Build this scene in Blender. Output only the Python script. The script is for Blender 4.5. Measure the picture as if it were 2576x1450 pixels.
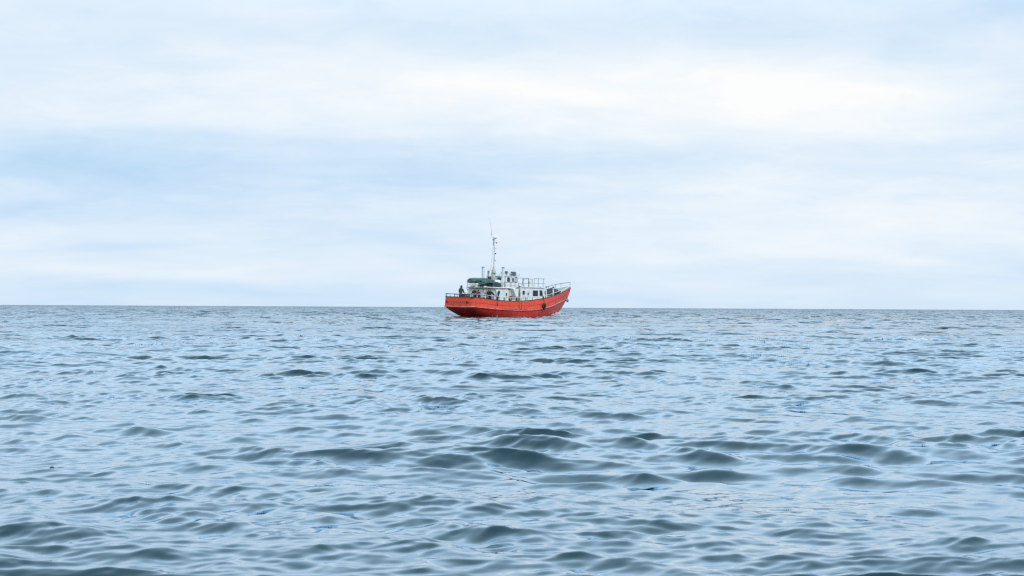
import bpy, bmesh, math, random
import numpy as np
from mathutils import Vector, Matrix

R = math.radians
scene = bpy.context.scene
for o in list(bpy.data.objects):
    bpy.data.objects.remove(o, do_unlink=True)
COL = scene.collection

# ------------------------------------------------------------------ camera
CAM_H = 1.0
LENS = 50.9
cam_data = bpy.data.cameras.new('camera')
cam = bpy.data.objects.new('camera', cam_data)
COL.objects.link(cam)
cam_data.lens = LENS
cam_data.sensor_width = 36.0
cam_data.clip_start = 0.1
cam_data.clip_end = 30000.0
cam.matrix_world = (Matrix.Translation((0, 0, CAM_H)) @ Matrix.Rotation(R(90.762), 4, 'X')
                    @ Matrix.Rotation(R(0.289), 4, 'Z'))
cam_data.dof.use_dof = True
cam_data.dof.focus_distance = 120.0
cam_data.dof.aperture_fstop = 11.0
scene.camera = cam

# ------------------------------------------------------------------ world: thin bright overcast over a Nishita sky
SUN_ELEV, SUN_AZ = R(42), R(138)      # azimuth clockwise from +Y (view direction): to the right, behind the camera
world = bpy.data.worlds.new('World')
scene.world = world
world.use_nodes = True
nt = world.node_tree
nt.nodes.clear()


def wn(kind, **kw):
    n = nt.nodes.new(kind)
    for k, v in kw.items():
        setattr(n, k, v)
    return n


def wmath(op, a, b=None, c=None, clamp=False):
    n = wn('ShaderNodeMath', operation=op, use_clamp=clamp)
    for i, v in enumerate((a, b, c)):
        if v is None:
            continue
        if isinstance(v, (int, float)):
            n.inputs[i].default_value = v
        else:
            nt.links.new(v, n.inputs[i])
    return n.outputs[0]


w_out = wn('ShaderNodeOutputWorld')
w_tc = wn('ShaderNodeTexCoord')
w_sep = wn('ShaderNodeSeparateXYZ')
nt.links.new(w_tc.outputs['Generated'], w_sep.inputs[0])
dx, dy, dz = w_sep.outputs
azm = wmath('MULTIPLY', wmath('ARCTAN2', dx, dy), 57.2958)
elv = wmath('MULTIPLY', wmath('ARCSINE', dz), 57.2958)
# flat cloud deck seen in perspective
zz = wmath('ADD', wmath('ABSOLUTE', dz), 0.16)
deck = wn('ShaderNodeCombineXYZ')
nt.links.new(wmath('DIVIDE', dx, zz), deck.inputs[0])
nt.links.new(wmath('DIVIDE', dy, zz), deck.inputs[1])


def wnoise(scale, detail, rough, vec, dist=0.0, off=(0, 0, 0), sc=(1, 1, 1)):
    m = wn('ShaderNodeMapping')
    m.inputs['Location'].default_value = off
    m.inputs['Scale'].default_value = sc
    nt.links.new(vec, m.inputs[0])
    n = wn('ShaderNodeTexNoise')
    n.inputs['Scale'].default_value = scale
    n.inputs['Detail'].default_value = detail
    n.inputs['Roughness'].default_value = rough
    n.inputs['Distortion'].default_value = dist
    nt.links.new(m.outputs[0], n.inputs['Vector'])
    return n.outputs['Fac']


n_big = wnoise(1.5, 5, 0.55, deck.outputs[0], 0.4, (3.1, 0.7, 0), (1.0, 1, 1))
n_fine = wnoise(5.5, 9, 0.66, deck.outputs[0], 0.6, (9.4, 4.2, 0), (0.8, 1, 1))
n_warp = wnoise(2.0, 3, 0.5, deck.outputs[0], 0.3, (1.9, 8.3, 0), (0.5, 1, 1))
n_warp2 = wnoise(1.8, 3, 0.5, deck.outputs[0], 0.3, (7.9, 2.3, 0), (0.5, 1, 1))
az_w = wmath('ADD', azm, wmath('MULTIPLY', wmath('SUBTRACT', n_warp2, 0.5), 16.0))
el_w = wmath('ADD', elv, wmath('MULTIPLY', wmath('SUBTRACT', n_warp, 0.5), 4.0))


def bank(amp, az0, el0, saz, sel):
    """a cloud bank (amp > 0) or a thinner bluish gap (amp < 0), by direction in degrees"""
    a = wmath('POWER', wmath('DIVIDE', wmath('ABSOLUTE', wmath('SUBTRACT', az_w, az0)), saz), 2)
    e = wmath('POWER', wmath('DIVIDE', wmath('ABSOLUTE', wmath('SUBTRACT', el_w, el0)), sel), 2)
    return wmath('MULTIPLY', wmath('EXPONENT', wmath('MULTIPLY', wmath('ADD', a, e), -1.0)), amp)


terms = [
    bank(0.34, 3.5, 8.3, 13.0, 1.6), bank(0.18, 14, 8.6, 9, 1.1),
    bank(-0.36, -17.0, 5.0, 8.0, 1.35), bank(-0.20, -4.0, 5.7, 12.0, 0.8), bank(-0.14, -12, 3.4, 9, 1.0),
    bank(-0.14, 18.0, 10.9, 5.0, 1.0), bank(-0.10, 15.0, 11.6, 9.0, 0.6), bank(0.20, 14.0, 3.4, 9.0, 1.6), bank(0.09, -15.0, 1.7, 10.0, 0.75),
    bank(-0.16, 2.0, 0.0, 90.0, 1.3), bank(0.05, -15.0, 8.6, 10.0, 1.4),
]
wv = wmath('ADD', 0.60, wmath('MULTIPLY', wmath('SUBTRACT', n_big, 0.5), 0.52))
# detail fades into the haze low over the horizon
low = wmath('ADD', wmath('DIVIDE', elv, 5.0, clamp=True), 0.12, clamp=True)
wv = wmath('ADD', wv, wmath('MULTIPLY', wmath('MULTIPLY', wmath('SUBTRACT', n_fine, 0.5), 0.46), low))
# away from the bright bank the deck thins and turns bluer overhead
hi = wmath('MULTIPLY', wmath('DIVIDE', wmath('SUBTRACT', elv, 12.0), 14.0, clamp=True), -0.2)
terms.append(hi)
for t in terms:
    wv = wmath('ADD', wv, t)
ramp = wn('ShaderNodeValToRGB')
cr = ramp.color_ramp
cr.elements[0].position = 0.0
cr.elements[0].color = (0.44, 0.66, 0.90, 1)
cr.elements[1].position = 1.0
cr.elements[1].color = (0.985, 0.988, 0.985, 1)
e = cr.elements.new(0.35); e.color = (0.60, 0.775, 0.955, 1)
e = cr.elements.new(0.65); e.color = (0.77, 0.875, 0.98, 1)
e = cr.elements.new(0.85); e.color = (0.885, 0.945, 0.99, 1)
nt.links.new(wv, ramp.inputs[0])
sky = wn('ShaderNodeTexSky', sky_type='NISHITA')
sky.sun_disc = False
sky.sun_elevation = SUN_ELEV
sky.sun_rotation = SUN_AZ
sky.air_density = 1.0
sky.dust_density = 0.6
bg_sky = wn('ShaderNodeBackground')
bg_sky.inputs['Strength'].default_value = 0.10
nt.links.new(sky.outputs[0], bg_sky.inputs['Color'])
bg_cloud = wn('ShaderNodeBackground')
# an overcast deck brightens from the horizon towards the zenith
lum = wmath('ADD', 1.0, wmath('MINIMUM', wmath('MULTIPLY', wmath('MAXIMUM', wmath('SUBTRACT', dz, 0.19), 0.0), 2.5), 0.35))
nt.links.new(lum, bg_cloud.inputs['Strength'])
# higher up the broken deck lets more blue through
blue = wn('ShaderNodeMix', data_type='RGBA')
bf = wmath('MULTIPLY', wmath('DIVIDE', wmath('SUBTRACT', elv, 11.5), 11.0, clamp=True), 0.9)
nt.links.new(bf, blue.inputs[0])
nt.links.new(ramp.outputs[0], blue.inputs[6])
blue.inputs[7].default_value = (0.60, 0.81, 1.0, 1)
nt.links.new(blue.outputs[2], bg_cloud.inputs['Color'])
w_mix = wn('ShaderNodeMixShader')
w_mix.inputs[0].default_value = 0.985
nt.links.new(bg_sky.outputs[0], w_mix.inputs[1])
nt.links.new(bg_cloud.outputs[0], w_mix.inputs[2])
nt.links.new(w_mix.outputs[0], w_out.inputs['Surface'])

# ------------------------------------------------------------------ sun behind thin cloud
sun_data = bpy.data.lights.new('sun', 'SUN')
sun_data.energy = 1.5
sun_data.angle = R(25)
sun_data.color = (1.0, 0.97, 0.93)
sun = bpy.data.objects.new('sun', sun_data)
COL.objects.link(sun)
sdir = Vector((math.sin(SUN_AZ) * math.cos(SUN_ELEV), math.cos(SUN_AZ) * math.cos(SUN_ELEV), math.sin(SUN_ELEV)))
sun.rotation_euler = sdir.to_track_quat('Z', 'Y').to_euler()
sun.location = (60, -60, 80)

scene.view_settings.view_transform = 'Standard'
scene.view_settings.look = 'None'
scene.view_settings.exposure = 0.0
scene.view_settings.gamma = 1.0
scene.view_settings.use_curve_mapping = False
scene.cycles.use_denoising = False
scene.cycles.filter_width = 1.25
scene.cycles.max_bounces = 6
scene.cycles.caustics_reflective = False
scene.cycles.caustics_refractive = False

# ================================================================== the sea
PHI = R(52)                       # the boat heads right and away from the camera
BC, BS = math.cos(PHI), math.sin(PHI)


def wave_tile(L, N, lmin, lmax, wind_deg, hs_scale, seed, spread=2.0, power=3.0):
    """periodic random sea (FFT): height and horizontal shift on an N x N tile of side L"""
    rng = np.random.default_rng(seed)
    k1 = np.fft.fftfreq(N, d=L / N) * 2 * np.pi
    kx, ky = np.meshgrid(k1, k1, indexing='ij')
    k = np.hypot(kx, ky)
    k[0, 0] = 1.0
    kmin, kmax = 2 * np.pi / lmax, 2 * np.pi / lmin
    th = np.arctan2(ky, kx) - R(wind_deg)
    # wave-number spectrum k^-(power+1) with a soft low cut and directional spreading
    amp = k ** (-(power + 1) / 2.0)
    amp *= 1 / (1 + (kmin / k) ** 6) * 1 / (1 + (k / kmax) ** 8)
    amp *= np.sqrt(np.abs(np.cos(th)) ** spread + 0.03)
    amp[0, 0] = 0
    ph = rng.normal(size=(N, N)) + 1j * rng.normal(size=(N, N))
    F = amp * ph * hs_scale * (2 * np.pi / L)
    h = np.fft.ifft2(F).real * N * N
    Dx = np.fft.ifft2(-1j * kx / k * F).real * N * N
    Dy = np.fft.ifft2(-1j * ky / k * F).real * N * N
    return np.stack([h, Dx, Dy], -1).astype(np.float32)


def tile_sample(T, L, x, y, rot):
    """cubic B-spline lookup, so that the surface has no facets from the tile's grid"""
    N = T.shape[0]
    c, s = math.cos(rot), math.sin(rot)
    u = (x * c + y * s) / L * N
    v = (-x * s + y * c) / L * N
    iu = np.floor(u).astype(np.int32); iv = np.floor(v).astype(np.int32)
    fu = (u - iu).astype(np.float32); fv = (v - iv).astype(np.float32)

    def weights(f):
        g = 1 - f
        return (g ** 3 / 6, (3 * f ** 3 - 6 * f ** 2 + 4) / 6, (3 * g ** 3 - 6 * g ** 2 + 4) / 6, f ** 3 / 6)
    wu, wv_ = weights(fu), weights(fv)
    flat = T.reshape(-1, 3)
    r = np.zeros(u.shape + (3,), np.float32)
    for i in range(4):
        ri = ((iu + i - 1) % N) * N
        for j in range(4):
            r += (wu[i] * wv_[j])[..., None] * flat[ri + (iv + j - 1) % N]
    h, a, b = r[..., 0], r[..., 1], r[..., 2]
    return h, a * c - b * s, a * s + b * c


def tile_rough(T, L, x, y):
    """smooth lookup of the height alone, for slow modulations"""
    N = T.shape[0]
    u = x / L * N; v = y / L * N
    iu = np.floor(u).astype(np.int32); iv = np.floor(v).astype(np.int32)
    f, k = (u - iu).astype(np.float32), (v - iv).astype(np.float32)
    W = [((1 - q) ** 2 / 2, .5 + q * (1 - q), q * q / 2) for q in (f, k)]
    H = np.ascontiguousarray(T[..., 0]).ravel()
    r = np.zeros(u.shape, np.float32)
    for i in range(3):
        ri = ((iu + i - 1) % N) * N
        for j in range(3):
            r += W[0][i] * W[1][j] * H[ri + (iv + j - 1) % N]
    return r


L0, L1, L2 = 397.0, 61.0, 13.0
T0 = wave_tile(L0, 1024, 1.0, 7.0, 84, 0.030, 21, 7.0)
T1 = wave_tile(L1, 1024, 0.26, 0.85, 87, 0.146, 32, 4.0)
T2 = wave_tile(L2, 1536, 0.05, 0.30, 82, 0.104, 13, 2.8)
print('tile rms', [float(t[..., 0].std()) for t in (T0, T1, T2)])


def smooth01(a, b, x):
    t = np.clip((x - a) / (b - a), 0, 1)
    return t * t * (3 - 2 * t)


# single steep crests that stand out of the random sea: (x, y, half length, height, foam)
CRESTS = []
for px, py, wpx, A, fo in ((1700, 872, 130, .12, 0), (1850, 892, 150, .12, 0), (1540, 936, 120, .10, 1), (1715, 886, 45, .08, .9), (2300, 856, 80, .16, 1), (900, 945, 170, .08, 0)):
    d_ = CAM_H * 3641.0 / (py - 767 - 13 * px / 2576)
    CRESTS.append(((px - 1288) / 3641 * d_, d_, 1.5 * wpx / 3641 * d_, .5 * A, fo))


def add_crests(x, y, r, h1):
    z = np.zeros_like(x); foam = np.zeros_like(x)
    for k, (cx, cy, hw, A, fo) in enumerate(CRESTS):
        sel = (np.abs(x - cx) < 3.2 * hw) & (np.abs(y - cy) < 10 * A + .06 * cy + hw)
        xs, ys = x[sel], y[sel]
        u = (xs - cx) / hw
        v = ys - cy + .22 * hw * np.sin(u * 1.7 + k * 2.1) + 1.6 * h1[sel]
        lf = max(1.9 * A, .012 * cy); lb = 4.5 * A + .02 * cy
        prof = np.where(v < 0, np.exp(-(np.abs(v) / lf) ** 2), np.exp(-(np.abs(v) / lb) ** 2))
        e = A * np.exp(-u * u) * (1 + .35 * np.sin(u * 4.3 + k)) * prof
        z[sel] += e
        if fo:
            foam[sel] = np.maximum(foam[sel], fo * np.exp(-u * u * 1.2) * np.exp(-((v + .3 * lf) / (lf * 1.3)) ** 2))
    return z, foam


def sea_surface(x, y, r, want_foam=False):
    h0, a0, b0 = tile_sample(T0, L0, x, y, 0.21)
    def near(T, L, rot, rmax):      # short waves are only looked up where the mesh can carry them
        out = [np.zeros(x.shape, np.float32) for _ in range(3)]
        sel = r < rmax
        if sel.any():
            for o, v in zip(out, tile_sample(T, L, x[sel], y[sel], rot)):
                o[sel] = v
        return out
    h1, a1, b1 = near(T1, L1, -0.33, 262)
    h2, a2, b2 = near(T2, L2, 0.47, 62)
    f1 = 1 - smooth01(90, 260, r)
    f2 = 1 - smooth01(30, 62, r)
    # gusts: patches of ruffled and of smooth water
    g = 0.60 + 0.55 * np.tanh(h0 * 9 + 6 * tile_rough(T0, L0, y * .35 + 31, x * .3 - 77))
    f2 = f2 * g
    # waves come in groups: steep clumps with calmer water between them
    e = tile_rough(T0, L0, x * .62 + 131 + y * .2, y * .9 + 77) / T0[..., 0].std()
    f1 = f1 * (0.60 + 0.58 * smooth01(-0.6, 2.2, e + h0 * 8))
    f0 = 1 + 0.9 * smooth01(40, 140, r)      # rougher water farther out
    h0, a0, b0 = h0 * f0, a0 * f0, b0 * f0
    ch = -1.0
    z = h0 + h1 * f1 + h2 * f2
    X = x + ch * (a0 + 1.2 * a1 * f1 + 0.5 * a2 * f2)
    Y = y + ch * (b0 + 1.2 * b1 * f1 + 0.5 * b2 * f2)
    dz, foam = add_crests(x, y, r, h1 * f1)
    if want_foam:
        return X, Y, z + dz, foam
    return X, Y, z + dz


def build_sea():
    r = [1.2]
    while r[-1] < 9000:
        q = r[-1]
        if q < 4.8: d = 0.03 * q
        elif q < 13: d = 0.0031 * q
        elif q < 50: d = 0.0020 * q + .0004 * max(0, q - 30)
        elif q < 300: d = 0.0082 * q
        else: d = 0.0082 * q * (q / 300) ** 0.8
        r.append(q + d)
    r = np.array(r)
    half = R(24)
    core = np.linspace(-half, half, 620)
    side = np.linspace(half, math.pi, 70)[1:]
    th = np.concatenate([-side[::-1], core, side])
    rr, tt = np.meshgrid(r, th, indexing='ij')
    x = rr * np.sin(tt); y = rr * np.cos(tt)
    X, Y, Z, FOAM = sea_surface(x, y, rr, True)
    n, m = rr.shape
    co = np.stack([X, Y, Z], -1).reshape(-1, 3).astype(np.float32)
    i = np.arange(n - 1)[:, None] * m + np.arange(m - 1)[None, :]
    quads = np.stack([i, i + 1, i + 1 + m, i + m], -1).reshape(-1, 4)
    me = bpy.data.meshes.new('sea')
    me.vertices.add(len(co)); me.vertices.foreach_set('co', co.ravel())
    nq = len(quads)
    me.loops.add(nq * 4); me.loops.foreach_set('vertex_index', quads.ravel().astype(np.int32))
    me.polygons.add(nq)
    me.polygons.foreach_set('loop_start', np.arange(0, nq * 4, 4, dtype=np.int32))
    me.polygons.foreach_set('use_smooth', np.ones(nq, dtype=bool))
    me.update()
    # slope of the waves too small for the mesh to carry at that distance
    rip = 0.035 + 0.04 * smooth01(12, 30, rr) + 0.14 * smooth01(30, 62, rr) + 0.18 * smooth01(70, 220, rr)
    # gusts ruffle the water in long patches
    gust = tile_rough(T0, L0, x * .30 + 90, y * .45 + 40) / T0[..., 0].std()
    rip *= np.clip(1 + .38 * gust, .35, 1.9)
    at = me.attributes.new('ripple', 'FLOAT', 'POINT')
    at.data.foreach_set('value', rip.ravel().astype(np.float32))
    at = me.attributes.new('foam', 'FLOAT', 'POINT')
    at.data.foreach_set('value', FOAM.ravel().astype(np.float32))
    print('sea', n, m, nq * 2)
    return me


def water_material():
    m = bpy.data.materials.new('sea_water'); m.use_nodes = True
    t = m.node_tree
    t.nodes.clear()
    N = t.nodes.new
    ln = t.links.new

    def mth(op, a, b=None, clamp=False):
        n = N('ShaderNodeMath'); n.operation = op; n.use_clamp = clamp
        for i, v in enumerate((a, b)):
            if v is None: continue
            if isinstance(v, float): n.inputs[i].default_value = v
            else: ln(v, n.inputs[i])
        return n.outputs[0]
    geo = N('ShaderNodeNewGeometry')
    # ripples too fine for the mesh: bend the normal with noise laid out on the water
    at = N('ShaderNodeAttribute'); at.attribute_name = 'ripple'
    acc = geo.outputs['Normal']
    for scale, w, st in ((0.35, 1.1, (1.3, 0.6, 1)), (1.6, 1.0, (0.40, 1.0, 1)), (6.5, 0.9, (0.5, 1.0, 1))):
        mp = N('ShaderNodeMapping'); mp.inputs['Scale'].default_value = st
        ln(geo.outputs['Position'], mp.inputs[0])
        nz = N('ShaderNodeTexNoise')
        nz.inputs['Scale'].default_value = scale; nz.inputs['Detail'].default_value = 3
        ln(mp.outputs[0], nz.inputs['Vector'])
        sub = N('ShaderNodeVectorMath'); sub.operation = 'SUBTRACT'
        ln(nz.outputs['Color'], sub.inputs[0]); sub.inputs[1].default_value = (0.5, 0.5, 0.5)
        mul = N('ShaderNodeVectorMath'); mul.operation = 'MULTIPLY'
        ln(sub.outputs[0], mul.inputs[0]); mul.inputs[1].default_value = (4.0 * w, 6.0 * w, 0)
        sc = N('ShaderNodeVectorMath'); sc.operation = 'SCALE'
        ln(mul.outputs[0], sc.inputs[0]); ln(at.outputs['Fac'], sc.inputs['Scale'])
        ad = N('ShaderNodeVectorMath'); ad.operation = 'ADD'
        ln(acc, ad.inputs[0]); ln(sc.outputs[0], ad.inputs[1])
        acc = ad.outputs[0]
    nn = N('ShaderNodeVectorMath'); nn.operation = 'NORMALIZE'
    ln(acc, nn.inputs[0])
    normal = nn.outputs[0]
    # broken white foam on the few breaking crests
    fa = N('ShaderNodeAttribute'); fa.attribute_name = 'foam'
    fn = N('ShaderNodeTexNoise'); fn.inputs['Scale'].default_value = 9.0; fn.inputs['Detail'].default_value = 5; fn.inputs['Roughness'].default_value = .7
    ln(geo.outputs['Position'], fn.inputs['Vector'])
    foam = mth('MULTIPLY', mth('ADD', mth('ADD', mth('MULTIPLY', fa.outputs['Fac'], .42), -.88), fn.outputs['Fac']), 9.0, True)
    fx = N('ShaderNodeMix'); fx.data_type = 'RGBA'
    ln(foam, fx.inputs[0]); fx.inputs[6].default_value = (*SEA_BODY, 1); fx.inputs[7].default_value = (.72, .78, .81, 1)
    body = N('ShaderNodeBsdfDiffuse'); ln(fx.outputs[2], body.inputs['Color']); ln(normal, body.inputs['Normal'])
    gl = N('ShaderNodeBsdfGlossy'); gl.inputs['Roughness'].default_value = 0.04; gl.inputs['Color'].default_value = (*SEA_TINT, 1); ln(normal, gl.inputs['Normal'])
    fr = N('ShaderNodeFresnel'); fr.inputs['IOR'].default_value = 1.333; ln(normal, fr.inputs['Normal'])
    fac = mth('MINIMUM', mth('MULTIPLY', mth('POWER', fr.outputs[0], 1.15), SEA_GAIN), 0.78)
    fac = mth('MULTIPLY', fac, mth('SUBTRACT', 1.0, foam))
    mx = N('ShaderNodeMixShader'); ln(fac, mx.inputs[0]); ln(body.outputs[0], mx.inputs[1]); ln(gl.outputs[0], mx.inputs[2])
    out = N('ShaderNodeOutputMaterial'); ln(mx.outputs[0], out.inputs['Surface'])
    return m


SEA_BODY = (0.002, 0.026, 0.034)
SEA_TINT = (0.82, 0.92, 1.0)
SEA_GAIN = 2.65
sea = bpy.data.objects.new('sea', build_sea())
COL.objects.link(sea)
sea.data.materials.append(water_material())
sea['kind'] = 'structure'
sea['label'] = 'choppy blue grey sea reaching to the horizon'

# ================================================================== helpers
BOAT_POS = Vector((-5.46, 145.0, 0.0))
BM = (Matrix.Translation(BOAT_POS) @ Matrix.Rotation(PHI, 4, 'Z') @ Matrix.Rotation(R(1.2), 4, 'X'))


class MB:
    """collects simple solids; build() links them as one mesh object"""
    def __init__(self):
        self.bm = bmesh.new()

    def box(self, c, size, rot=None, taper=None):
        r = bmesh.ops.create_cube(self.bm, size=1.0)
        vs = r['verts']
        for v in vs:
            v.co = Vector((v.co.x * size[0], v.co.y * size[1], v.co.z * size[2]))
            if taper and v.co.z > 0:
                v.co.x *= taper[0]; v.co.y *= taper[1]
            if rot is not None:
                v.co = rot @ v.co
            v.co += Vector(c)
        return self

    def cyl(self, a, b, r0, r1=None, seg=10, caps=True):
        a, b = Vector(a), Vector(b)
        r1 = r0 if r1 is None else r1
        d = b - a
        q = d.to_track_quat('Z', 'Y')
        rings = []
        for p, r in ((a, r0), (b, r1)):
            rings.append([self.bm.verts.new(p + q @ Vector((r * math.cos(2 * math.pi * i / seg), r * math.sin(2 * math.pi * i / seg), 0))) for i in range(seg)])
        for i in range(seg):
            j = (i + 1) % seg
            self.bm.faces.new((rings[0][i], rings[0][j], rings[1][j], rings[1][i]))
        if caps:
            self.bm.faces.new(rings[0][::-1]); self.bm.faces.new(rings[1])
        return self

    def tube(self, pts, r, seg=8, closed=False):
        pts = [Vector(p) for p in pts]
        n = len(pts)
        rings = []
        q = None
        for i, p in enumerate(pts):
            if closed:
                t = pts[(i + 1) % n] - pts[i - 1]
            else:
                t = pts[min(i + 1, n - 1)] - pts[max(i - 1, 0)]
            if q is None:
                q = t.to_track_quat('Z', 'Y')
            else:      # carry the frame along so the tube does not twist
                q = (q @ Vector((0, 0, 1))).rotation_difference(t.normalized()) @ q
            ri = r[i] if isinstance(r, (list, tuple)) else r
            rings.append([self.bm.verts.new(p + q @ Vector((ri * math.cos(2 * math.pi * k / seg), ri * math.sin(2 * math.pi * k / seg), 0))) for k in range(seg)])
        for i in range(n if closed else n - 1):
            A, B = rings[i], rings[(i + 1) % n]
            if closed and i == n - 1:      # line up the seam
                best = min(range(seg), key=lambda o: (A[0].co - B[o].co).length)
                B = B[best:] + B[:best]
            for k in range(seg):
                l = (k + 1) % seg
                self.bm.faces.new((A[k], A[l], B[l], B[k]))
        if not closed:
            self.bm.faces.new(rings[0][::-1]); self.bm.faces.new(rings[-1])
        return self

    def lathe(self, base, prof, seg=14, axis=(0, 0, 1)):
        """prof: list of (radius, height)"""
        q = Vector(axis).to_track_quat('Z', 'Y')
        base = Vector(base)
        rings = []
        for r, h in prof:
            rings.append([self.bm.verts.new(base + q @ Vector((max(r, 1e-4) * math.cos(2 * math.pi * k / seg), max(r, 1e-4) * math.sin(2 * math.pi * k / seg), h))) for k in range(seg)])
        for A, B in zip(rings, rings[1:]):
            for k in range(seg):
                l = (k + 1) % seg
                self.bm.faces.new((A[k], A[l], B[l], B[k]))
        self.bm.faces.new(rings[0][::-1]); self.bm.faces.new(rings[-1])
        return self

    def ball(self, c, r, sub=2, scale=(1, 1, 1), rot=None):
        g = bmesh.ops.create_icosphere(self.bm, subdivisions=sub, radius=r)
        for v in g['verts']:
            v.co = Vector((v.co.x * scale[0], v.co.y * scale[1], v.co.z * scale[2]))
            if rot is not None:
                v.co = rot @ v.co
            v.co += Vector(c)
        return self

    def prism(self, poly, axis, a, b):
        """poly of 2D points swept along an axis ('y': points are (x, z); 'x': (y, z); 'z': (x, y))"""
        def P(p, t):
            if axis == 'y': return Vector((p[0], t, p[1]))
            if axis == 'x': return Vector((t, p[0], p[1]))
            return Vector((p[0], p[1], t))
        A = [self.bm.verts.new(P(p, a)) for p in poly]
        B = [self.bm.verts.new(P(p, b)) for p in poly]
        n = len(poly)
        self.bm.faces.new(A); self.bm.faces.new(B[::-1])
        for i in range(n):
            j = (i + 1) % n
            self.bm.faces.new((A[i], B[i], B[j], A[j]))
        return self

    def grid(self, rows, close_u=False):
        """rows: list of lists of points"""
        V = [[self.bm.verts.new(Vector(p)) for p in r] for r in rows]
        for A, B in zip(V, V[1:]):
            m = len(A)
            for k in range(m if close_u else m - 1):
                l = (k + 1) % m
                try:
                    self.bm.faces.new((A[k], A[l], B[l], B[k]))
                except ValueError:
                    pass
        return self

    def build(self, name, mat, parent=None, smooth=False, bevel=0.0, weld=False, matrix=None):
        bm = self.bm
        if weld:
            bmesh.ops.remove_doubles(bm, verts=bm.verts, dist=1e-4)
        bmesh.ops.recalc_face_normals(bm, faces=bm.faces)
        me = bpy.data.meshes.new(name)
        bm.to_mesh(me); bm.free()
        if smooth:
            me.polygons.foreach_set('use_smooth', np.ones(len(me.polygons), dtype=bool))
            try:
                me.set_sharp_from_angle(angle=R(40))
            except Exception:
                pass
        me.materials.append(mat)
        o = bpy.data.objects.new(name, me)
        COL.objects.link(o)
        if parent is not None:
            o.parent = parent
        elif matrix is not None:
            o.matrix_world = matrix
        if bevel:
            b = o.modifiers.new('bevel', 'BEVEL'); b.width = bevel; b.segments = 2; b.limit_method = 'ANGLE'
        return o


def empty(name, matrix):
    o = bpy.data.objects.new(name, None)
    o.empty_display_size = 0.2
    COL.objects.link(o)
    o.matrix_world = matrix
    return o


def tag(o, label, cat, group=None):
    o['label'] = label; o['category'] = cat
    if group:
        o['group'] = group
    return o


def on_boat(x, y, z, yaw=0.0):
    return BM @ Matrix.Translation((x, y, z)) @ Matrix.Rotation(yaw, 4, 'Z')


def catmull(P, m):
    """smooth curve through the points P, m samples per span"""
    P = np.asarray(P, float)
    Q = np.vstack([2 * P[0] - P[1], P, 2 * P[-1] - P[-2]])
    out = []
    for i in range(len(P) - 1):
        p0, p1, p2, p3 = Q[i:i + 4]
        for t in np.linspace(0, 1, m, endpoint=False):
            out.append(0.5 * (2 * p1 + (p2 - p0) * t + (2 * p0 - 5 * p1 + 4 * p2 - p3) * t * t + (3 * p1 - p0 - 3 * p2 + p3) * t ** 3))
    out.append(P[-1])
    return np.array(out)


# ------------------------------------------------------------------ materials
MATS = {}


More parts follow.
